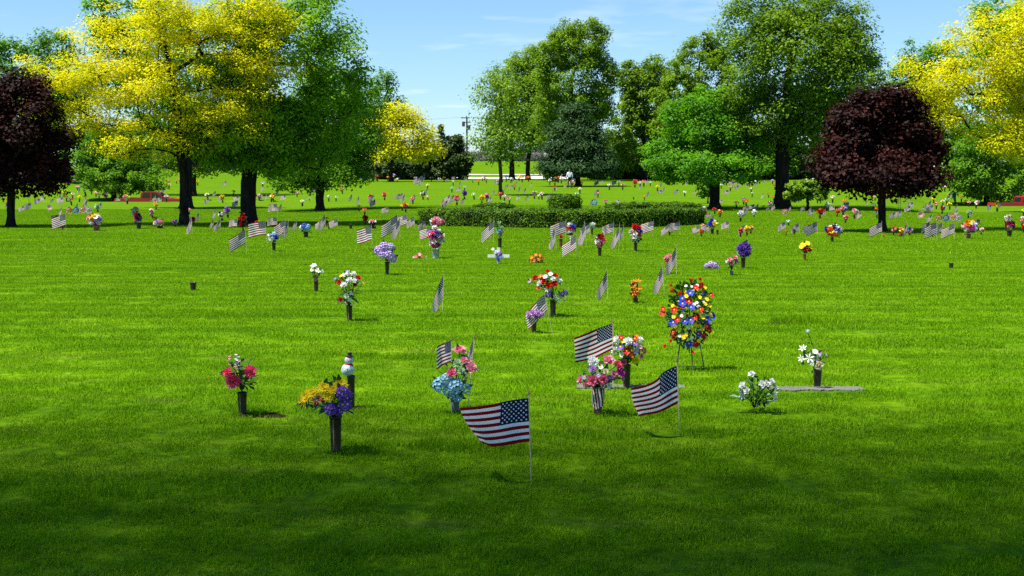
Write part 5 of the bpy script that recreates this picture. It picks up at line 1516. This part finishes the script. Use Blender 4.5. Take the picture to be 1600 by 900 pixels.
# striped cloth wrapped round the rose vase and hanging under the blue bouquet
for nm_, (bx, by), (z0, z1), r_, tw in (('wrapped', (934, 648), (606, 637), 9.4, 0.5),):
    bp = P(bx, by); m = mpp(bp.y)
    vs, uvs, fs = [], [], []
    nu, nv = 14, 6
    for j in range(nv + 1):
        for i in range(nu + 1):
            u, v = i / nu, j / nv
            a = R(-168) + R(165) * u + tw * (v - 0.5)
            rr = (r_ + 1.1 * math.sin(u * 9 + v * 2)) * m * (1.0 - 0.12 * v + 0.12 * (u > 0.6))
            vs.append((rr * math.cos(a), rr * math.sin(a), (by - (z0 + (z1 - z0) * (v + 0.08 * math.sin(u * 7)))) * m)); uvs.append((0.45 + 0.5 * v, 0.05 + 0.9 * u))
    for j in range(nv):
        for i in range(nu):
            k = j * (nu + 1) + i; fs.append((k, k + 1, k + nu + 2, k + nu + 1))
    me = bpy.data.meshes.new('wrapping_cloth'); me.from_pydata(vs, [], fs); ul = me.uv_layers.new(name='UVMap')
    li = np.zeros(len(me.loops), np.int32); me.loops.foreach_get('vertex_index', li); ul.data.foreach_set('uv', np.array(uvs, np.float32)[li].ravel())
    me.polygons.foreach_set('use_smooth', [True] * len(fs)); me.materials.append(MATS['flag_cloth'])
    host = [o for o in bpy.data.objects if o.get('label', '').startswith('pink roses with white carnation')][0]
    put('wrapping_cloth', me, host)

# ------------------------------------------------------------------ the standing wreath on its easel
def easel_wreath():
    bp = P(1079, 579); m = mpp(bp.y); root = empty('wreath_easel', bp)
    bx, by = 1079, 579

    def L(px, py, dy=0.0):
        return Vector(((px - bx) * m, dy, (by - py) * m))
    for a, e in ((L(1066, 500, 0.02), L(1055, 576, -0.10)), (L(1077, 505, 0.02), L(1079, 583, -0.18)), (L(1086, 500, 0.02), L(1098, 574, -0.10)), (L(1077, 470, 0.04), L(1085, 560, 0.35))):
        b = MB(); b.tube([a, e], 0.0055, 6); b.build('leg', MATS['wire_green'], root)
    b = MB(); b.tube([L(1057, 571, -0.09), L(1098, 571, -0.09)], 0.003, 5); b.build('brace', MATS['wire_green'], root)
    rng = random.Random(44)
    c = L(1075, 490, -0.02)
    b = MB()
    for i in range(620):
        a = rng.uniform(0, 6.28); q = math.sqrt(rng.random())
        p = c + Vector((math.cos(a) * q * 31 * m, rng.uniform(-0.05, 0.05), math.sin(a) * q * 50 * m))
        b.petal(p, (math.cos(a) + rng.uniform(-.6, .6), rng.uniform(-0.9, 0.1), math.sin(a) + rng.uniform(-.6, .6)), (0, -1, 0.3), 9 * m, 3.6 * m, 0.1)
    b.build('foliage', MATS['stem_leaf'], root)
    Z = lambda zx, zy: (1010 + zx / 5.0, 420 + zy / 5.0)
    sets = [('poppy', 'blue', 11, [(265, 228), (315, 165), (315, 275), (320, 380), (265, 380), (185, 410), (435, 380), (485, 352), (308, 580), (240, 250), (370, 480)]),
            ('daisy', 'yellow', 6.6, [(375, 200), (440, 210), (430, 255), (365, 310), (470, 285), (400, 355), (335, 440), (235, 455), (400, 440), (265, 510), (300, 488), (380, 545), (195, 350), (190, 275), (445, 135), (495, 520), (285, 195), (395, 170), (345, 415), (458, 350), (380, 322), (270, 530)]),
            ('tulip', 'red', 7, [(175, 135), (190, 175), (225, 180), (325, 75), (405, 85), (430, 105), (165, 550), (130, 580), (205, 520), (425, 515), (435, 545), (350, 635), (410, 135)]),
            ('poppy', 'red', 9.5, [(470, 200), (130, 295), (125, 325), (185, 480), (350, 350), (405, 310), (470, 480), (350, 575), (375, 590), (350, 130), (230, 370), (380, 490), (305, 240), (240, 280), (450, 430), (210, 320)]),
            ('daisy', 'white', 5.2, [(300, 110), (375, 125), (350, 240), (280, 300), (480, 410), (320, 530), (235, 500), (250, 340), (425, 230), (390, 265), (330, 115), (345, 265), (300, 430)])]
    for kind, col, dm, pts in sets:
        for zx, zy in pts:
            px, py = Z(zx, zy); px += rng.uniform(-3, 3); py += rng.uniform(-3, 3); off = L(px, py)
            e = math.hypot((px - 1075) / 36, (py - 490) / 56); off.y = -0.16 * math.sqrt(max(0.03, 1 - min(1, e) ** 2)) - 0.05 + rng.uniform(-.02, .02)
            o = put(PNAME[kind], flower(kind, col), root, off)
            face_to(o, Vector(((px - 1075) * 0.02, -1.0, (490 - py) * 0.012 + 0.45)) if kind != 'tulip' else Vector(((px - 1075) * 0.03, -0.4, (490 - py) * 0.03 + 0.4)), rng.uniform(0, 6))
            s = dm * m / 2 * rng.uniform(1.05, 1.4); o.scale = (s, s, s)
    for i in range(46):
        a = rng.uniform(0, 6.28); q = math.sqrt(rng.random()) * 0.95
        off = L(1075 + math.cos(a) * q * 33, 490 - math.sin(a) * q * 52); off.y = -0.15 * math.sqrt(1 - q * q) - 0.03
        o = put('flower_bud', flower(rng.choice(['sprig', 'tulip', 'carnation']), rng.choice(['red', 'darkred', 'white', 'yellow', 'darkred', 'blue'])), root, off)
        face_to(o, (math.cos(a), -0.7, math.sin(a) + 0.3), rng.uniform(0, 6)); s = rng.uniform(2.0, 3.2) * m; o.scale = (s, s, s)
    tag(root, 'tall oval wreath of red, blue and yellow flowers on wire easel', 'wreath')


easel_wreath()


# ------------------------------------------------------------------ flat grave slabs, soil, cross, snowman
def slab(label, x0, x1, y0, y1, seed):
    rng = np.random.default_rng(seed)
    a = P(x0, y1); c = P(x1, y0); w = c.x - a.x; d = max(0.16, (c.y - a.y) * 0.5)
    root_loc = Vector(((a.x + c.x) / 2, a.y + d / 2, 0.0))
    b = MB(); n = 44; rows_t, edge = [], []
    top = [(w * (t - 0.5), -d / 2 + rng.normal(0, 0.012) + 0.03 * math.sin(t * 17) * math.sin(t * 5)) for t in np.linspace(0, 1, n)]
    bot = [(w * (t - 0.5), d / 2 + rng.normal(0, 0.012)) for t in np.linspace(0, 1, n)]
    h = 0.012
    b.grid([[(x, y, -0.05) for x, y in top], [(x, y, h) for x, y in top], [(x, y, h + 0.003) for x, y in bot], [(x, y, -0.05) for x, y in bot]])
    b.face([(top[0][0], top[0][1], -0.05), (top[0][0], top[0][1], h), (bot[0][0], bot[0][1], h), (bot[0][0], bot[0][1], -0.05)]); b.face([(top[-1][0], top[-1][1], -0.05), (bot[-1][0], bot[-1][1], -0.05), (bot[-1][0], bot[-1][1], h), (top[-1][0], top[-1][1], h)])
    o = b.build('grave_slab', MATS['granite'], loc=root_loc)
    tag(o, label, 'grave slab')


slab('flat grey stone slab in the grass under the mixed bouquet', 902, 1066, 602, 609, 1)
slab('flat grey stone slab in the grass under the white lily vase', 1192, 1340, 604, 612, 2)


def soil_patch(px, py, w, d, seed):
    rng = np.random.default_rng(seed); c = P(px, py); b = MB(); ring = []
    for i in range(26):
        a = i * 2 * math.pi / 26; k = rng.uniform(0.7, 1.15)
        ring.append(Vector((math.cos(a) * w * k, math.sin(a) * d * k, 0.004)))
    b.v.append((0, 0, 0.03)); b.v.extend([tuple(p) for p in ring])
    for i in range(26):
        b.f.append((0, 1 + i, 1 + (i + 1) % 26)); b.m.append(0)
    o = b.build('bare_soil', MATS['soil'], loc=c); tag(o, kind='structure')


for q in ((420, 651, 0.13, 0.07, 1), (385, 651, 0.10, 0.08, 2), (1225, 506, 0.28, 0.10, 3), (560, 640, 0.1, 0.06, 4)):
    soil_patch(*q)


def cross():
    bp = P(779, 413); m = mpp(bp.y); root = empty('memorial_cross', bp)
    b = MB(); b.box((-0.03, -0.012, -0.05), (0.03, 0.012, 26 * m)); b.build('upright', MATS['white_paint'], root)
    b = MB(); b.box((-17 * m, -0.0145, 10.5 * m), (17 * m, 0.0145, 15.0 * m)); b.build('crossbar', MATS['white_paint'], root)
    for kind, col, px, py, dm in ((H_, 'purple', 781, 397, 9), ('carnation', 'white', 775, 394, 8), (H_, 'blue', 778, 403, 7), ('carnation', 'white', 784, 404, 6), ('daisy', 'white', 770, 389, 6), ('carnation', 'lavender', 779, 408, 6)):
        o = put(PNAME[kind], flower(kind, col), root, ((px - 779) * m, -0.05, (413 - py) * m)); face_to(o, (0, -1, 0.4)); s = dm * m / 2; o.scale = (s, s, s)
    for s in (-1, 1):
        b = MB(); b.petal((0, 0, 0), (s, -0.4, 0.4), (0, -1, 0.2), 8 * m, 3 * m, 0.1); b.build('leaf', MATS['stem_leaf'], root, loc=(0, -0.03, 14 * m))
    tag(root, 'small white cross with purple and white flowers at its centre', 'cross')


cross()


def snowman():
    bp = P(549, 640); m = mpp(bp.y); v = empty('grave_vase', bp)
    vase(v, 54 * m, 6.2 * m)
    b = MB(); b.lathe([(5.4 * m, 52 * m), (0.001, 52 * m)], 14); b.build('liner', MATS['iron_black'], v)
    tag(v, 'dark vase carrying the snowman, partly hidden behind the yellow bouquet', 'vase')
    root = empty('snowman_ornament', bp + Vector((-5 * m, 0, 54 * m)))
    gl = solid('frosted_glass', (0.50, 0.56, 0.55), rough=0.12, spec=0.7, var=0.35, scale=40)

    def ball(name, r, z, x=0.0, mat=gl, parent=root):
        b = MB(); prof = [(max(0.0005, r * math.sin(t)), -r * math.cos(t)) for t in np.linspace(0.02, math.pi - 0.02, 12)]
        b.lathe(prof, 18); return b.build(name, mat, parent, True, (x, 0, z))
    ball('body', 10.5 * m, 9 * m); hd = ball('head', 7 * m, 24 * m, 2 * m)
    b = MB(); b.lathe([(0.0005, 5.2 * m), (6.2 * m, 5.2 * m), (6.2 * m, 6.2 * m), (3.6 * m, 6.2 * m), (3.4 * m, 12 * m), (0.0005, 12 * m)], 16); hat = b.build('hat', MATS['iron_black'], root, False, (3.2 * m, 0, 24.5 * m))
    b = MB(); b.lathe([(3.75 * m, 6.4 * m), (3.7 * m, 7.8 * m)], 16); b.build('hat_band', cmat('red'), hat)
    b = MB(); b.lathe([(5.4 * m, -1.2 * m), (6.6 * m, 0), (5.4 * m, 1.3 * m), (4.6 * m, 0), (5.4 * m, -1.2 * m)], 16); b.build('scarf', cmat('red'), root, True, (1 * m, 0, 18 * m))
    b = MB(); b.box((6 * m, -3 * m, 10 * m), (8.6 * m, -1.4 * m, 18.5 * m)); b.build('scarf_end', cmat('red'), root)
    b = MB(); b.tube([(2 * m, -6.6 * m, 24 * m), (1 * m, -10.5 * m, 23.6 * m)], [1.1 * m, 0.2 * m], 6); b.build('nose', cmat('orange'), root)
    for x in (-0.2, 4.2):
        ball('eye', 0.8 * m, 26 * m, x * m, MATS['iron_black']).location.y = -6.4 * m
    for z in (7, 11.5):
        ball('button', 0.9 * m, z * m, 0.4 * m, MATS['iron_black']).location.y = -10.4 * m
    tag(root, 'glass snowman with black top hat and red scarf on a dark vase', 'ornament')


snowman()

# ------------------------------------------------------------------ hooks and discs
for x, top, base, sd in ((46, 297, 324, 'left'), (1405, 307, 334, 'right'), (863, 297, 311, 'middle')):
    bp = P(x, base); m = mpp(bp.y); root = empty('shepherd_hook', bp); h = (base - top) * m
    for dx in ((-0.05, 0.05) if sd != 'middle' else (0.0,)):
        b = MB(); b.tube([(dx, 0, -0.1), (dx, 0, h * 0.9), (dx + 0.03, 0, h), (dx + 0.12, 0, h * 0.99), (dx + 0.15, 0, h * 0.92)], 0.009, 6); b.build('rod', MATS['iron_black'], root)
    b = MB(); b.tube([(-0.1, 0, 0.12), (0.1, 0, 0.12)], 0.007, 6); b.build('foot_bar', MATS['iron_black'], root)
    tag(root, {'left': 'thin tall double hook pole right of the left purple maple', 'right': 'thin tall double hook pole right of the right purple maple trunk', 'middle': 'short dark hook post left of the round hedge bush'}[sd], 'hook pole')
for x, y, base, sd in ((78, 324, 333, 'left'), (1438, 335, 344, 'right')):
    bp = P(x, base); m = mpp(bp.y); root = empty('lawn_spinner', bp); z = (base - y) * m
    b = MB(); b.tube([(0, 0.01, -0.05), (0, 0.01, z)], 0.006, 5); b.build('stick', MATS['dowel'], root)
    b = MB()
    for i in range(14):
        a = i * 2 * math.pi / 14
        b.petal((0, 0, 0), (math.cos(a), -0.12, math.sin(a)), (0, -1, 0), 0.17, 0.10, 0.2)
    b.build('disc', solid('petal_shell', (0.75, 0.42, 0.36), rough=0.5, trans=0.2), root, loc=(0, -0.01, z))
    tag(root, 'pale pink round lawn spinner on the ' + sd + ' lawn', 'spinner')


# ------------------------------------------------------------------ the red pickup trucks in the sunken lane
solid('truck_red', (0.26, 0.006, 0.008), rough=0.25, spec=0.6, var=0.08, scale=3)
solid('truck_glass', (0.012, 0.016, 0.016), rough=0.06, spec=0.7, var=0.05)
solid('tyre_rubber', (0.012, 0.012, 0.012), rough=0.9)
solid('chrome', (0.55, 0.55, 0.56), rough=0.2, metal=1.0)
solid('lamp_red', (0.4, 0.01, 0.01), rough=0.2)


def prism(b, prof, y0, y1, mat=0):
    """Side profile (x,z) extruded across the truck."""
    b.grid([[Vector((x, y0, z)) for x, z in prof], [Vector((x, y1, z)) for x, z in prof]], mat, True)
    b.face([(x, y0, z) for x, z in reversed(prof)], mat); b.face([(x, y1, z) for x, z in prof], mat)


def truck(label, px, Y, rz=0.0):
    x = (px - 800) / F_PX * Y
    root = empty('pickup_truck', (x, Y, gz(x, Y) + 0.02), rz)
    b = MB()
    # nose towards +X; profile with wheel arches
    def archpts(cx):
        return [(cx + 0.46 * math.cos(a), 0.42 + 0.46 * math.sin(a)) for a in np.linspace(math.pi, 0, 9)]
    low = [(-2.7, 0.55), (-2.05, 0.50)] + archpts(-1.55) + [(-0.95, 0.45), (1.15, 0.45)] + archpts(1.75) + [(2.35, 0.5), (2.72, 0.5)]
    hi_ = [(2.76, 0.95), (2.70, 1.12), (2.4, 1.19), (1.15, 1.23), (-0.75, 1.25), (-2.72, 1.25), (-2.74, 0.9)]
    prism(b, low + hi_, -0.92, 0.92)
    body = b.build('body', MATS['truck_red'], root)
    b = MB(); prism(b, [(1.12, 1.22), (0.55, 1.72), (0.35, 1.77), (-0.45, 1.77), (-0.68, 1.70), (-0.78, 1.24)], -0.78, 0.78)
    cab = b.build('cab', MATS['truck_red'], root)
    for s in (-1, 1):
        b = MB(); y = 0.785 * s
        b.face([(0.98, y, 1.27), (0.50, y, 1.68), (0.12, y, 1.70), (0.12, y, 1.27)]); b.build('side_window', MATS['truck_glass'], cab)
        b = MB(); b.face([(0.02, y, 1.27), (0.02, y, 1.70), (-0.50, y, 1.70), (-0.66, y, 1.27)]); b.build('rear_side_window', MATS['truck_glass'], cab)
        b = MB(); b.box((0.0, 0.93 * s - 0.012, 0.6), (0.95, 0.93 * s + 0.012, 1.2)); d = b.build('door', MATS['truck_red'], root)
        b = MB(); b.box((0.05, 0.955 * s - 0.01, 1.02), (0.22, 0.955 * s + 0.01, 1.07)); b.build('handle', MATS['chrome'], d)
        b = MB(); b.box((2.70, 0.6 * s - 0.18, 0.82), (2.775, 0.6 * s + 0.18, 1.02)); b.build('headlight', MATS['chrome'], root)
        b = MB(); b.box((-2.765, 0.82 * s - 0.07, 0.8), (-2.70, 0.82 * s + 0.07, 1.15)); b.build('tail_light', MATS['lamp_red'], root)
        b = MB(); b.box((0.82, 0.99 * s - 0.09, 1.22), (0.92, 0.99 * s + 0.09, 1.38)); b.build('mirror', MATS['iron_black'], root)
        for cx in (-1.55, 1.75):
            w = empty('wheel', (cx, 0.80 * s, 0.37)); w.parent = root
            b = MB(); b.lathe([(0.22, -0.11), (0.35, -0.12), (0.37, -0.06), (0.37, 0.06), (0.35, 0.12), (0.22, 0.11)], 20); t_ = b.build('tyre', MATS['tyre_rubber'], w); t_.rotation_euler.x = math.pi / 2
            b = MB(); b.lathe([(0.001, -0.06), (0.1, -0.08), (0.225, -0.10), (0.225, 0.10), (0.1, 0.08), (0.001, 0.06)], 14); t_ = b.build('rim', MATS['chrome'], w); t_.rotation_euler.x = math.pi / 2
    b = MB(); b.face([(1.085, -0.68, 1.28), (1.085, 0.68, 1.28), (0.60, 0.66, 1.70), (0.60, -0.66, 1.70)]); b.build('windscreen', MATS['truck_glass'], cab)
    b = MB(); b.face([(-0.782, 0.6, 1.32), (-0.782, -0.6, 1.32), (-0.705, -0.6, 1.66), (-0.705, 0.6, 1.66)]); b.build('rear_window', MATS['truck_glass'], cab)
    b = MB(); b.box((2.74, -0.9, 0.5), (2.86, 0.9, 0.68)); b.build('bumper', MATS['chrome'], root)
    b = MB(); b.box((-2.86, -0.9, 0.5), (-2.72, 0.9, 0.66)); b.build('rear_bumper', MATS['chrome'], root)
    b = MB(); b.box((-2.6, -0.8, 1.2505), (-0.85, 0.8, 1.254)); b.build('bed_cover', MATS['iron_black'], root)
    tag(root, label, 'truck', 'red pickup trucks in the sunken lanes')


truck('dark red pickup truck in the lane behind the left linden', 240, 100.4)
truck('dark red pickup truck at the right edge behind the right linden', 240 + OFF, 100.4)


# ------------------------------------------------------------------ people
def person(name, label, loc, rz, J, rad, edges, colours, height_scale=1.0, hair=None):
    """One continuous body grown over a skeleton; clothes are colour regions of that body by joint."""
    me = bpy.data.meshes.new('body')
    me.from_pydata([J[k] for k in J], [(list(J).index(a), list(J).index(b)) for a, b in edges], [])
    tmp = bpy.data.objects.new('body_frame', me); COLL.objects.link(tmp)
    md = tmp.modifiers.new('skin', 'SKIN'); md.use_smooth_shade = True
    sv = me.skin_vertices[0].data
    for i, k in enumerate(J):
        sv[i].radius = rad[k] if isinstance(rad[k], tuple) else (rad[k], rad[k]); sv[i].use_root = (k == 'pelvis')
    tmp.modifiers.new('sub', 'SUBSURF').levels = 2; tmp.modifiers['sub'].render_levels = 2
    dg = bpy.context.evaluated_depsgraph_get(); ev = tmp.evaluated_get(dg)
    bm_ = bpy.data.meshes.new_from_object(ev)
    bpy.data.objects.remove(tmp)
    bm_.materials.clear()
    keys = list(J); pts = np.array([J[k] for k in keys]); mats = []
    for k in keys:
        c = colours(k)
        if c not in mats: mats.append(c)
    for c in mats: bm_.materials.append(MATS[c])
    for p in bm_.polygons:
        i = int(np.argmin(np.linalg.norm(pts - np.array(p.center), axis=1))); p.material_index = mats.index(colours(keys[i])); p.use_smooth = True
    root = empty(name, loc, rz); root.scale = (height_scale,) * 3
    put('body', bm_, root)
    if hair:
        c, r_ = hair; b = MB(); rows = []
        for t in np.linspace(0.05, 1.75, 7):
            rows.append([Vector(c) + Vector((r_ * math.sin(t) * math.cos(a), r_ * 1.08 * math.sin(t) * math.sin(a) + 0.012, r_ * 1.12 * math.cos(t))) for a in np.linspace(0, 2 * math.pi, 14, endpoint=False)])
        b.grid(rows, 0, True); b.build('hair', MATS['hair'], root, True)
    tag(root, label, 'person')
    return root


solid('skin', (0.50, 0.28, 0.19), rough=0.6)
solid('hair', (0.06, 0.035, 0.02), rough=0.7)
solid('shirt_white', (0.66, 0.70, 0.74), rough=0.8)
solid('trouser_navy', (0.012, 0.016, 0.04), rough=0.85)
solid('jeans', (0.02, 0.05, 0.22), rough=0.85)
solid('top_teal', (0.07, 0.17, 0.16), rough=0.85)
solid('shoe', (0.02, 0.018, 0.016), rough=0.6)


def limb_hand(J, rad, E, side, wrist, fdir, up):
    """Palm with five short fingers."""
    w = Vector(wrist); f = Vector(fdir).normalized(); s = f.cross(Vector(up)).normalized()
    pk = 'palm' + side; J[pk] = tuple(w + f * 0.06); rad[pk] = (0.028, 0.018); E.append(('wrist' + side, pk))
    for i, (o, l_) in enumerate(((-0.03, 0.065), (-0.01, 0.08), (0.012, 0.076), (0.032, 0.06))):
        J['fingbase%d%s' % (i, side)] = tuple(w + f * 0.10 + s * o); J['fing%d%s' % (i, side)] = tuple(w + f * (0.10 + l_) + s * o * 1.2 + Vector(up) * -0.02)
        rad['fingbase%d%s' % (i, side)] = 0.010; rad['fing%d%s' % (i, side)] = 0.008
        E.append((pk, 'fingbase%d%s' % (i, side))); E.append(('fingbase%d%s' % (i, side), 'fing%d%s' % (i, side)))
    J['thumb' + side] = tuple(w + f * 0.07 + s * -0.055 + Vector(up) * 0.01); rad['thumb' + side] = 0.009; E.append((pk, 'thumb' + side))


def clothing(shirt, trouser):
    def f(k):
        if k.startswith(('foot', 'toe', 'ankle')): return 'shoe'
        if k.startswith(('knee', 'hip', 'pelvis', 'shin', 'thigh')): return trouser
        if k.startswith(('chest', 'waist', 'shoulder', 'elbow', 'upper')): return shirt
        return 'skin'
    return f


# walking away beside the spruce
J = dict(pelvis=(0, 0, 0.96), waist=(0, 0.0, 1.12), chest=(0, 0.0, 1.33), neck=(0, 0.01, 1.50), head=(0, 0.02, 1.60), crown=(0, 0.02, 1.71), shoulderL=(-0.19, 0, 1.42), elbowL=(-0.26, -0.02, 1.14), wristL=(-0.27, 0.10, 0.90),
         shoulderR=(0.19, 0, 1.42), elbowR=(0.26, -0.04, 1.14), wristR=(0.26, 0.02, 0.89), hipL=(-0.10, 0, 0.90), kneeL=(-0.11, 0.10, 0.50), ankleL=(-0.11, 0.14, 0.09), toeL=(-0.12, 0.30, 0.03), hipR=(0.10, 0, 0.90), kneeR=(0.11, -0.02, 0.50), ankleR=(0.11, -0.22, 0.13), toeR=(0.12, -0.10, 0.03))
rad = dict(pelvis=(0.16, 0.12), waist=(0.15, 0.11), chest=(0.17, 0.125), neck=0.055, head=(0.085, 0.095), crown=(0.06, 0.07), shoulderL=0.07, shoulderR=0.07, elbowL=0.05, elbowR=0.05, wristL=0.032, wristR=0.032, hipL=0.095, hipR=0.095, kneeL=0.065, kneeR=0.065, ankleL=0.045, ankleR=0.045, toeL=0.04, toeR=0.04)
E = [('pelvis', 'waist'), ('waist', 'chest'), ('chest', 'neck'), ('neck', 'head'), ('head', 'crown'), ('chest', 'shoulderL'), ('shoulderL', 'elbowL'), ('elbowL', 'wristL'), ('chest', 'shoulderR'), ('shoulderR', 'elbowR'), ('elbowR', 'wristR'), ('pelvis', 'hipL'), ('hipL', 'kneeL'), ('kneeL', 'ankleL'), ('ankleL', 'toeL'), ('pelvis', 'hipR'), ('hipR', 'kneeR'), ('kneeR', 'ankleR'), ('ankleR', 'toeR')]
limb_hand(J, rad, E, 'L', J['wristL'], (0, 0.3, -1), (0, 1, 0.3)); limb_hand(J, rad, E, 'R', J['wristR'], (0, 0.2, -1), (0, 1, 0.2))
bp = P(890, 294.5)
person('person', 'person in white shirt and dark trousers walking beside the spruce', bp, 0.2, J, rad, E, clothing('shirt_white', 'trouser_navy'), 29.5 * mpp(bp.y) / 1.74, ((0, 0.0, 1.645), 0.098))
# bending down over a grave
J2 = dict(pelvis=(0, 0, 0.92), waist=(-0.12, 0, 0.98), chest=(-0.34, 0, 0.93), neck=(-0.50, 0, 0.83), head=(-0.59, 0, 0.77), crown=(-0.68, 0, 0.71), shoulderL=(-0.40, -0.18, 0.86), elbowL=(-0.47, -0.20, 0.58), wristL=(-0.54, -0.16, 0.34), shoulderR=(-0.40, 0.18, 0.86), elbowR=(-0.46, 0.20, 0.58), wristR=(-0.55, 0.15, 0.36),
          hipL=(0.02, -0.10, 0.88), kneeL=(-0.04, -0.12, 0.48), ankleL=(0.08, -0.12, 0.09), toeL=(-0.09, -0.13, 0.03), hipR=(0.02, 0.10, 0.88), kneeR=(0.04, 0.12, 0.48), ankleR=(0.20, 0.12, 0.09), toeR=(0.03, 0.13, 0.03))
for x, y, sd in ((132, 307, 'left'), (1491, 318, 'right')):
    Jx = dict(J2); rx_ = {k: v for k, v in rad.items() if k in Jx}; Ex = E[:19]
    limb_hand(Jx, rx_, Ex, 'L', Jx['wristL'], (-0.3, 0, -1), (-1, 0, 0.3)); limb_hand(Jx, rx_, Ex, 'R', Jx['wristR'], (-0.3, 0, -1), (-1, 0, 0.3))
    bp = P(x, y)
    person('person', 'person in blue jeans bending over flowers beside the ' + sd + ' linden', bp, 0.5, Jx, rx_, Ex, clothing('top_teal', 'jeans'), 17.5 * mpp(bp.y) / 1.0, ((-0.625, 0, 0.76), 0.10))


# ------------------------------------------------------------------ utility pole, wires, far building, bare thicket
solid('pole_wood', (0.035, 0.028, 0.024), rough=0.9)
solid('transformer_grey', (0.05, 0.05, 0.055), rough=0.6)


def utility_pole(px, Y, top_y):
    x = (px - 800) / F_PX * Y; g = gz(x, Y); root = empty('utility_pole', (x, Y, g)); m = mpp(Y)
    zt = W(px, top_y, Y).z - g
    b = MB(); b.tube([(0, 0, -0.3), (0, 0, zt)], [0.19, 0.13], 10); b.build('pole', MATS['pole_wood'], root)
    for k, z in enumerate((zt - 0.15, zt - 0.95)):
        b = MB(); b.box((-1.1 + k * 0.3, -0.20, z - 0.07), (0.55 + k * 0.2, -0.08 - 0.04, z + 0.07)); a = b.build('crossarm', MATS['pole_wood'], root)
        for q in (-0.8, 0.4):
            b = MB(); b.lathe([(0.03, z + 0.07), (0.06, z + 0.12), (0.03, z + 0.2), (0.001, z + 0.22)], 8, 0, (q, -0.16, 0)); b.build('insulator', MATS['transformer_grey'], a)
    for dx, z in ((-0.62, zt - 1.25), (0.38, zt - 1.9)):
        b = MB(); b.lathe([(0.001, z - 0.45), (0.25, z - 0.45), (0.27, z - 0.3), (0.27, z + 0.35), (0.2, z + 0.45), (0.001, z + 0.47)], 14, 0, (dx, -0.15, 0)); b.build('transformer', MATS['transformer_grey'], root)
    tag(root, 'dark wooden utility pole with transformers beyond the drive', 'utility pole')
    return Vector((x, Y, g + zt))


top = utility_pole(730, 236, 183)
for dz, dx, w in ((-0.0, -0.8, 'upper'), (-4.4, 0.0, 'lower')):
    b = MB(); p0 = top + Vector((-70, 6, dz)); p1 = top + Vector((dx, -0.2, dz)); p2 = top + Vector((70, -6, dz)); pts = []
    for a, e in ((p0, p1), (p1, p2)):
        for t in np.linspace(0, 1, 14):
            q = a.lerp(e, t); q.z -= 4 * 1.3 * t * (1 - t); pts.append(q)
    b.tube(pts, 0.016, 4)
    tag(b.build('power_line', MATS['transformer_grey']), w + ' thin power line crossing the sky at the utility pole', 'power line')
# bare bushes on the bank
for i, (x, y, rx, ry) in enumerate([(760, 240, 22, 12), (795, 238, 24, 12), (835, 240, 26, 12), (725, 244, 16, 7)]):
    tree('bare_thicket', 'grey leafless thicket on the far bank, ' + ORD[i if i < 3 else 3] + (' from the utility pole' if i < 3 else ' one, at the pole'), (x, 0), [(x, y, rx, ry), (x + 5, y + 6, rx, ry * 0.7)], 'leaf_twig' if 'leaf_twig' in MATS else leaf_mat('leaf_twig', (0.10, 0.085, 0.08), (0.17, 0.15, 0.145), (0.26, 0.24, 0.23), trans=0.1, tcol=(1, 1, 1)).name, 2, 248, cat='shrub', Y=246, n=60, nl=60, leaf=0.7, aspect=0.10, seed=300 + i, bark='bark_grey', leader=0.5, group='bare bushes on the far bank')
b = MB(); Yb = 300; c = W(838, 252, Yb)
hb = empty('far_building', (c.x, Yb, gz(c.x, Yb)))
h_ = c.z + 1.2 - hb.location.z
b.box((-6, -3, -0.5), (6, 3, h_)); b.build('wall', solid('wall_pale', (0.6, 0.6, 0.6), rough=0.9), hb)
b = MB(); b.grid([[(-6.3, -3.3, h_), (6.3, -3.3, h_)], [(-6.3, 0, h_ + 1.3), (6.3, 0, h_ + 1.3)], [(-6.3, 3.3, h_), (6.3, 3.3, h_)]]); b.build('roof', solid('roof_grey', (0.25, 0.25, 0.26), rough=0.9), hb)
for k in (-4, -1.5, 1.5, 4):
    b = MB(); b.box((k - 0.5, -3.04, h_ - 1.8), (k + 0.5, -2.98, h_ - 0.7)); b.build('window', MATS['truck_glass'], hb)
tag(hb, 'pale low building just visible between trunks beyond the bank', 'building')

settle_labels()
